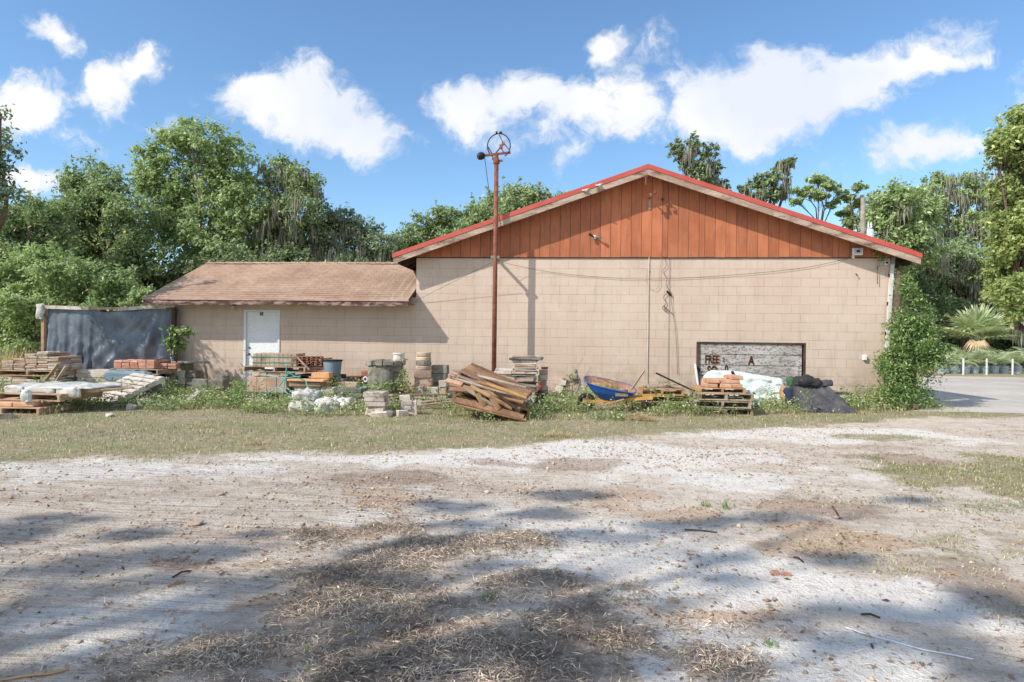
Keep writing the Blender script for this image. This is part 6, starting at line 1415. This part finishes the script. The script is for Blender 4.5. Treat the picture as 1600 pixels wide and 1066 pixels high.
# --- white rubble, statue
GW = 'pale rubble right of the flagstones'
for i, (px_, z_, w) in enumerate(((873, 0, .2), (875, .14, .18), (880, .28, .16), (890, 0, .3), (893, .17, .28), (905, 0, .26), (903, .14, .26), (912, .06, .22))):
    slab('pale_rubble', 'rough pale rubble block under the little statue', 'stone block', (w, .25, .155), on(px_, 622, z_), jr.uniform(-.3, .3), 'pale_stone' if i != 4 else 'tan_stone', GW, jit=.025)
slab('grey_ledge', 'flat grey ledge stone left of the little statue', 'slab', (.35, .25, .06), on(868, 624, .1), .1, 'grey_stone')
board('short brown stick lying on the pale rubble by the statue', on(878, 622, .47), on(892, 622, .40), .05, .03, 'brown_wood')
q = on(899, 622, .31); s_ = sc_at(899, 622); stt = thing('garden_statue', 'small grey weathered garden figure on the pale rubble', 'statue', q)
hs = (592 - 568) * s_
mb = MB(); prof = [(.085, 0), (.09, .03), (.075, .05), (.07, .10), (.062, .16), (.066, .21), (.06, .25), (.03, .275)]
mb.lathe([(r_ * .95, z_ / .38 * hs * 1.05) for r_, z_ in prof], n=16); mb.build('body', 'grey_stone', stt, smooth=True)
mb = MB(); zh = .31 / .38 * hs * 1.05; mb.lathe([(.005, -.045), (.03, -.04), (.042, -.01), (.044, .015), (.035, .04), (.01, .055)], (0, 0, zh + .01), 14); mb.lathe([(.008, 0), (.012, -.01), (.004, -.02)], (0, -.045, zh + .01), 6)
mb.build('head', 'grey_stone', stt, smooth=True)
mb = MB(); zs = .22 / .38 * hs; mb.tube([(-.06, 0, zs), (-.085, -.03, zs * .65), (-.02, -.085, zs * .6)], [.024, .02, .014], 8); mb.tube([(.06, 0, zs), (.085, -.03, zs * .65), (.02, -.085, zs * .68)], [.024, .02, .014], 8); mb.build('arms', 'grey_stone', stt, smooth=True)
make_tree('potted_weed', 'small dark leafy weed left of the statue', on(890, 623, .3), [(on(890, 623, .52), .1, .1)], 'leaf_mid', 60, leaf=.03, trunk_r=.005, seed=95, cat='weed', clump=.1)
# --- wheelbarrow
q = on(950, 642, 0); s_ = sc_at(950, 642); yw = q.y; wb = thing('wheelbarrow', 'blue wheelbarrow with rusty inside, straw load and wooden handles', 'wheelbarrow', q)
def rrect(cx, cy, a, b, z, n=28, e=.55, zf=None):
    out = []
    for i in range(n):
        t = 2 * math.pi * i / n; c, s = math.cos(t), math.sin(t); x = math.copysign(abs(c) ** e, c) * a; y = math.copysign(abs(s) ** e, s) * b
        out.append(Vector((cx + x, cy + y, z + (zf(x) if zf else 0) + .30 * y * .68 * min(1, z / .4))))
    return out
c0 = W(953, 600, yw) - q; tilt = lambda x: -.20 * x
rings = [rrect(c0.x + .06, .02, .26, .20, .24, zf=lambda x: -.04 * x), rrect(c0.x + .02, .0, .40, .29, .40, zf=lambda x: -.10 * x), rrect(c0.x, 0, .50, .34, c0.z - .01, zf=tilt, e=.6)]
def loft(rs_, cap=True):
    mb = MB(); n_ = len(rs_[0]); vs = [p for r_ in rs_ for p in r_]
    fs = [(k * n_ + i, k * n_ + (i + 1) % n_, (k + 1) * n_ + (i + 1) % n_, (k + 1) * n_ + i) for k in range(len(rs_) - 1) for i in range(n_)]
    if cap: fs.append(tuple(range(n_))[::-1])
    mb.add(vs, fs); return mb
tray = loft(rings).build('tray', 'blue_paint', wb, smooth=False, fixn=True)
inn = [[Vector(((p.x - c0.x) * .965 + c0.x, p.y * .95, p.z + .012)) for p in r_] for r_ in rings]; inn[2] = [Vector(((p.x - c0.x) * .975 + c0.x, p.y * .965, p.z + .002)) for p in rings[2]]
loft(inn).build('tray_inside', 'rust_inner', tray)
mb = MB(); mb.tube(rings[2], .012, 6, closed=True); mb.build('rim', 'blue_paint', tray)
mb = MB(); mb.add(rrect(c0.x + .04, 0, .42, .29, c0.z - .11, zf=tilt), [tuple(range(28))]); mb.build('straw_bed', 'straw', tray, fixn=False)
rs = np.random.RandomState(6); n_ = 900; P = np.stack([c0.x - .02 + rs.normal(size=n_) * .15, rs.normal(size=n_) * .12, c0.z - .09 + rs.uniform(0, .09, n_)], 1); P[:, 2] -= .2 * (P[:, 0] - c0.x); P[:, 2] += .20 * P[:, 1]; P[:, 2] += .03 * np.exp(-((P[:, 0] - c0.x) / .15) ** 2)
V, F = leaf_verts(P, unit(rs.normal(size=P.shape) * .6 + np.array([[0, 0, 1.]])), rs.uniform(.02, .05, n_), .004, rs); npmesh('straw_load', V, [F], 'straw', wb)
mb = MB(); w_ = W(974, 615, yw - .3) - q; mb.box((w_.x - .03, -.31, w_.z + .01), (.24, .008, .13), ch=.002); mb.build('label_plate', 'weathered_wood', tray, rot=(0, 0, 0))
wl_ = W(916, 630, yw - .05) - q
wh = thing('wheel', None, None, (wl_.x, 0, .17)); wh.parent = wb
mb = MB(); mb.tube([(math.cos(t) * .13, 0, math.sin(t) * .13) for t in [R(i * 15) for i in range(24)]], .045, 10, closed=True); mb.build('tyre', 'rubber', wh, smooth=True)
mb = MB(); mb.lathe([(.085, -.02), (.09, 0), (.085, .02)], n=18); mb.lathe([(.02, -.06), (.02, .06)], n=8); mb.build('rim', 'rust_metal', wh, rot=(R(90), 0, 0))
for sy_ in (-.24, .24):
    a = Vector((wl_.x - .05, sy_ * .35, .17)); b = W(1020 if sy_ < 0 else 1032, 622 if sy_ < 0 else 617, yw + sy_) - q
    mb = MB(); mb.bar(a, b, .045, .055); mb.build('handle', 'yellow_wood', wb)
    mb = MB(); m_ = a.lerp(b, .62); mb.tube([m_ + Vector((0, 0, .02)), m_ + Vector((.02, 0, -.18)), (m_.x + .05, sy_, .0)], .014, 6); mb.build('leg', 'rust_metal', wb)
board('yellow scrap lath lying below the wheelbarrow', W(944, 632, yw - .42), W(975, 624, yw - .4), .05, .02, 'yellow_wood')
board('brown stick propped up behind the wheelbarrow', W(984, 612, yw + .1), W(1007, 579, yw + .35), .03, .03, 'brown_wood')
board('long black bar leaning over the pallets right of the wheelbarrow', W(1025, 583, yw + .55), W(1088, 613, yw + .1), .03, .03, 'dark_metal', group='leaning bars')
# --- right pallets
q = on(1038, 638, 0)
G3_ = 'pallets right of the wheelbarrow'
pallet('bottom pallet right of the wheelbarrow, half hidden by weeds', q + Vector((.03, .1, 0)), -.04, 1.0, .9, 'brown_wood', group=G3_)
pallet('second pallet of the stack right of the wheelbarrow', q + Vector((.0, .12, .15)), .05, 1.0, .9, 'brown_wood', group=G3_)
pallet('top pallet of the stack right of the wheelbarrow, deck boards missing', q + Vector((-.08, .1, .29)), -.02, .85, .85, 'tan_wood', nb=4, group=G3_)
stack('split_wood', 'grey wood chunk on the pallets', 'wood chunk', q + Vector((-.05, .1, 0)), .2, (2, 3, 1), (.4, .09, .05), 'weathered_wood', 'split wood on the pallets', z0=.42, skew=.05, turn=.4)
q = on(1128, 647, 0); G4_ = 'pallets before the white sheeted panel'
pallet('lowest pallet before the boarded window', q + Vector((0, .2, 0)), .03, 1.0, .9, 'weathered_wood', group=G4_)
pallet('second pallet up before the boarded window', q + Vector((-.02, .2, .14)), -.05, 1.02, .9, 'weathered_wood', group=G4_)
pallet('third pallet up before the boarded window, with splintered deck', q + Vector((.02, .22, .28)), .02, 1.0, .9, 'weathered_wood', nb=5, group=G4_)
pallet('top tan pallet carrying the orange bricks', q + Vector((-.02, .25, .40)), .0, .85, .75, 'tan_wood', nb=5, group=G4_, H=.10)
stack('orange_brick', 'orange brick before the boarded window', 'brick', q + Vector((.02, .2, 0)), .04, (3, 2, 3), (.21, .22, .075), 'orange_brick', 'orange bricks on the top pallet', z0=.505, hist=[2, 2, 3], skew=.03)
board('white pipe leaning at the left edge of the boarded window', W(1086, 569, -.06), on(1093, 628, .1), .035, .035, 'white_paint', name='white_pipe', cat='pipe', group=None)
board('thin black strip crossing behind the white pipe', W(1092, 575, -.05), on(1100, 624, .35), .03, .02, 'dark_metal', group=None)
board('black pipe leaning over the white sheeted panel', W(1144, 581, -1.2), on(1177, 644, .02), .045, .045, 'dark_metal', name='black_pipe', cat='pipe', group=None)
# --- white sheeted panel
q = on(1168, 634, 0); s_ = sc_at(1168, 634); vs = []; nu, nv = 70, 34
Lp = 128 * s_; outl = lambda u: (.74 - .05 * max(0, (.12 - u) / .12) ** 2 * 3 - .17 * max(0, u - .35) / .65 - .12 * max(0, (u - .93) / .07) ** 2)
for side in (0, 1):
    for j in range(nv + 1):
        for i in range(nu + 1):
            u, v = i / nu, j / nv
            z_ = outl(u) * v * 1.0; x = (u - .5) * Lp * (1 - .03 * (1 - v)) + .02 * mnoise.noise(Vector((v * 5, side, 3)))
            ed = min(u, 1 - u, 1 - v) * 12; bulge = .09 * (1 - math.exp(-ed * 1.4))
            f = mnoise.fractal(Vector((u * 7, v * 4, side * 5)), .9, 2.2, 5) * .035 + .022 * math.sin(v * 22 + 5 * mnoise.noise(Vector((u * 3, v * 2, 7))) + u * 3) * min(1, ed)
            y = (-bulge - f) if side == 0 else bulge
            vs.append((x, y + v * .30, z_))
n1_ = (nu + 1) * (nv + 1); fs = []
for sd in (0, 1):
    for j in range(nv):
        for i in range(nu): a = sd * n1_ + j * (nu + 1) + i; fs.append((a, a + 1, a + nu + 2, a + nu + 1))
for i in range(nu): a = nv * (nu + 1) + i; fs.append((a, a + 1, a + 1 + n1_, a + n1_)); 
for j in range(nv):
    for c_ in (0, nu): a = j * (nu + 1) + c_; fs.append((a, a + nu + 1, a + nu + 1 + n1_, a + n1_))
mb = MB(); mb.add(vs, fs); tag(mb.build('sheeted_panel', 'white_sheet', loc=q, smooth=True), 'large white plastic wrapped panel leaning below the boarded window', 'wrapped panel')
drape('tan_sack', 'tan sacking bunched at the right end of the white panel', 'sack', on(1228, 636, 0), (.18, .25, .42), 'tan_wood', amp=.05, fs=6, seed=4, n=(20, 18))
drape('blue_bag', 'dark blue bag squeezed between white panel and black tarp', 'bag', on(1238, 637, 0), (.32, .4, .42), 'blue_cloth', amp=.04, fs=5, seed=6)
drape('green_bag', 'green cloth bundle on top of the dark blue bag', 'cloth', on(1239, 634, .42), (.24, .3, .18), 'green_cloth', amp=.03, fs=6, seed=7)
# --- black draped heap
q = on(1284, 642, 0); s_ = sc_at(1284, 642); vs = []; nu, nv = 60, 40
heap = thing('covered_heap', 'black fabric cover draped over a heap right of the white panel', 'covered heap', q)
for j in range(nv + 1):
    v = j / nv
    for i in range(nu + 1):
        u = i / nu
        xl0, xr0 = -36 * s_, 42 * s_; xl1, xr1 = -36 * s_, 4 * s_
        x = (xl0 * (1 - v) + xl1 * v) * (1 - u) + (xr0 * (1 - v) + xr1 * v) * u
        z_ = .56 * v + .02 * math.sin(u * 9) * v
        if v < .06: z_ = max(0, z_)
        f = mnoise.fractal(Vector((u * 3 + 2, v * 3, 1)), .8, 2.1, 5) * .05 + .02 * math.sin(u * 14 + v * 5 + 3 * mnoise.noise(Vector((u * 3, v * 3, 9))))
        y = -.38 + .38 * v - f - .12 * math.sin(u * math.pi) * (1 - v)
        vs.append((x, y, z_))
fs = [(j * (nu + 1) + i, j * (nu + 1) + i + 1, (j + 1) * (nu + 1) + i + 1, (j + 1) * (nu + 1) + i) for j in range(nv) for i in range(nu)]
b0 = len(vs)
for i in range(nu + 1):            # the back of the cover falls to the ground
    x, y, z_ = vs[nv * (nu + 1) + i]; vs.append((x, y + .25, z_ * .98)); vs.append((x, y + .45, 0.0))
for i in range(nu): a = nv * (nu + 1) + i; c_ = b0 + 2 * i; fs += [(a, a + 1, c_ + 2, c_), (c_, c_ + 2, c_ + 3, c_ + 1)]
for (ci, ii_) in ((0, 0), (nu, nu)):
    col_ = [j * (nu + 1) + ci for j in range(nv + 1)]; bk_ = [b0 + 2 * ii_, b0 + 2 * ii_ + 1]; fs.append(tuple(col_ + bk_))
mb = MB(); mb.add(vs, fs); mb.build('cover', 'black_fabric', heap, smooth=True)
drape('folded_top', None, None, (-20 * s_, .06, .50), (.42, .32, .15), 'black_plastic', parent=heap, amp=.07, fs=6, seed=9, n=(40, 26), e=(.6, .6))
drape('folded_top', None, None, (6 * s_, .1, .50), (.30, .22, .10), 'black_fabric', parent=heap, amp=.05, fs=6, seed=10, n=(30, 20), e=(.6, .6))
cb = thing('storage_box', 'white box with dark lid behind the black covered heap', 'box', on(1312, 634, 0))
mb = MB(); mb.box((0, 0, .13), (.34, .3, .26), ch=.01); mb.build('body', 'white_plastic', cb)
mb = MB(); mb.box((0, 0, .28), (.37, .33, .03), ch=.008); mb.build('lid', 'black_plastic', cb)
mb = MB(); mb.box((-.02, -.153, .13), (.14, .004, .12)); mb.build('red_patch', 'terracotta', cb)
mb = MB(); mb.box((0, 0, .14), (.1, .25, .28), ch=.01); tag(mb.build('grey_box', 'grey_metal', loc=on(1324, 632, 0)), 'small grey box beside the white storage box', 'box')
# --- bits on the ground
rs = np.random.RandomState(9)
for px_, py_, a_, b_, n_, lb in ((1000, 657, .24, .12, 900, 'pale clump of dry hay on the grass strip'), (868, 683, .22, .14, 260, 'thin scatter of tan straw at the edge of the grass'), (392, 697, .16, .1, 140, 'small brown straw clump on the left grass strip'), (310, 670, .2, .1, 140, 'tan straw scrap on the grass before the door')):
    g = G(px_, py_); P = np.stack([rs.normal(size=n_) * a_ * .6, rs.normal(size=n_) * b_ * .6, np.zeros(n_)], 1); P[:, 2] = rs.uniform(0, .08, n_) * np.exp(-(P[:, 0] / a_) ** 2) + .02
    V, F = leaf_verts(P, unit(rs.normal(size=P.shape) * .5 + np.array([[0, 0, 1.]])), rs.uniform(.02, .05, n_), .003, rs); tag(npmesh('hay_clump', V + np.array([g.x, g.y, 0]), [F], 'straw', origin=(g.x, g.y, 0)), lb, 'hay')
def gpt(px, py, dz=.008):
    g = G(px, py); return Vector((g.x, g.y, float(gh(g.x, g.y)) + dz))
cable('white_string', 'thin white cord lying on the sand at the lower right', cat_curve([gpt(1322, 982), gpt(1350, 991), (gpt(1395, 1003)), gpt(1440, 1014), gpt(1480, 1021), gpt(1520, 1029)]), .0035, 'white_paint', 'cord')
cable('white_string', 'faint second cord at the lower right corner', cat_curve([gpt(1500, 1012), gpt(1550, 1018), gpt(1600, 1028)]), .002, 'pale_stone', 'cord')
cable('twig', 'long curved brown twig at the lower left corner', cat_curve([gpt(0, 1062), gpt(40, 1056), gpt(80, 1052), gpt(108, 1045)]), .005, 'tan_wood', 'twig')
for i, (a_, b_, lb) in enumerate((((270, 905), (298, 893), 'short dark stick on the shaded sand left of the dead grass'), ((1300, 793), (1312, 812), 'dark forked twig on the rust brown patch'), ((1345, 962), (1375, 968), 'dark twig near the white cord'), ((262, 918), (290, 910), 'thin pale twig below the dark stick'), ((1255, 880), (1240, 872), 'brown bark strip on the tan chips'), ((1070, 826), (1120, 832), 'dark bark sliver on the shaded sand at centre right'))):
    cable('twig', lb, [gpt(*a_), gpt((a_[0] + b_[0]) / 2, (a_[1] + b_[1]) / 2 - 1, .014), gpt(*b_)], .006, 'dark_wood' if i != 3 else 'tan_wood', 'twig')
for i, (px_, py_, h_, lb) in enumerate(((1132, 796, .11, 'spiky green weed tuft on the sand in the middle right'), (1102, 792, .07, 'smaller green weed tuft left of the spiky one'), (1205, 1008, .04, 'low green sprig beside the white cord'), (765, 940, .05, 'green tuft at the edge of the dead grass'))):
    g = gpt(px_, py_, 0); n_ = 26; P = rs.normal(size=(n_, 3)) * .02; P[:, 2] = 0; V, F = blades(P, rs.uniform(.5, 1.2, n_) * h_, rs.uniform(.1, .9, n_), .006, rs)
    tag(npmesh('weed_tuft', V + np.array(g), F, 'sprig', origin=tuple(g)), lb, 'weed', 'green weed tufts on the drive')
mb = MB(); mb.box((0, 0, 0), (.1, .06, .03), ch=.008, jit=.008, rng=jr); tag(mb.build('stone', 'tan_stone', loc=gpt(305, 819)), 'flat tan stone on the tyre tracks left of centre', 'stone')
for i, (px_, py_, lb) in enumerate(((346, 777, 'dark pebble cluster stone on the bright sand'), (1052, 942, 'round buff pebble on the sand at lower right'), (1210, 897, 'red brown brick chip on the right sand'), (1228, 899, 'second red brown brick chip on the right sand'))):
    mb = MB(); mb.box((0, 0, 0), (.05, .04, .025), ch=.008, jit=.008, rng=jr); tag(mb.build('stone', 'tan_stone' if i < 2 else 'red_brick', loc=gpt(px_, py_)), lb, 'stone')

# broken stones half hidden in the weeds all along the row
GS = 'broken stones in the weeds along the wall'
for i in range(95):
    px_ = jr.choice([jr.uniform(100, 700), jr.uniform(380, 700), jr.uniform(840, 1240)]); by_ = jr.uniform(616, 637); w = jr.uniform(.08, .22)
    slab('broken_stone', 'pale broken stone half hidden in the weeds along the wall', 'stone', (round(w, 1) + .04, round(w * .7, 1) + .03, jr.choice([.04, .07, .1])), on(px_, by_, 0), jr.uniform(0, 3), jr.choice(['pale_stone', 'tan_stone', 'grey_stone', 'pale_stone', 'white_wood']), GS, rot=(jr.uniform(-.3, .3), jr.uniform(-.3, .3), jr.uniform(0, 3)), jit=.035)
for i in range(9):
    px_ = [372, 385, 600, 655, 690, 735, 860, 980, 1075][i]; g1 = on(px_, jr.uniform(622, 640), .05 + jr.random() * .15); an = jr.uniform(-.5, .5); L_ = jr.uniform(.3, .8)
    board(['grey lath in the weeds right of the door', 'second grey lath in the weeds below the pavers', 'thin lath before the round planter', 'thin lath below the barrel stack', 'thin lath left of the pallet pile', 'grey lath behind the left end of the pallet pile', 'grey lath in the weeds right of the flagstones', 'grey lath behind the wheelbarrow handles', 'grey lath between the two right pallet stacks'][i], g1, g1 + Vector((L_ * math.cos(an), -.1, L_ * math.sin(an) * .3)), .05, .02, 'weathered_wood')
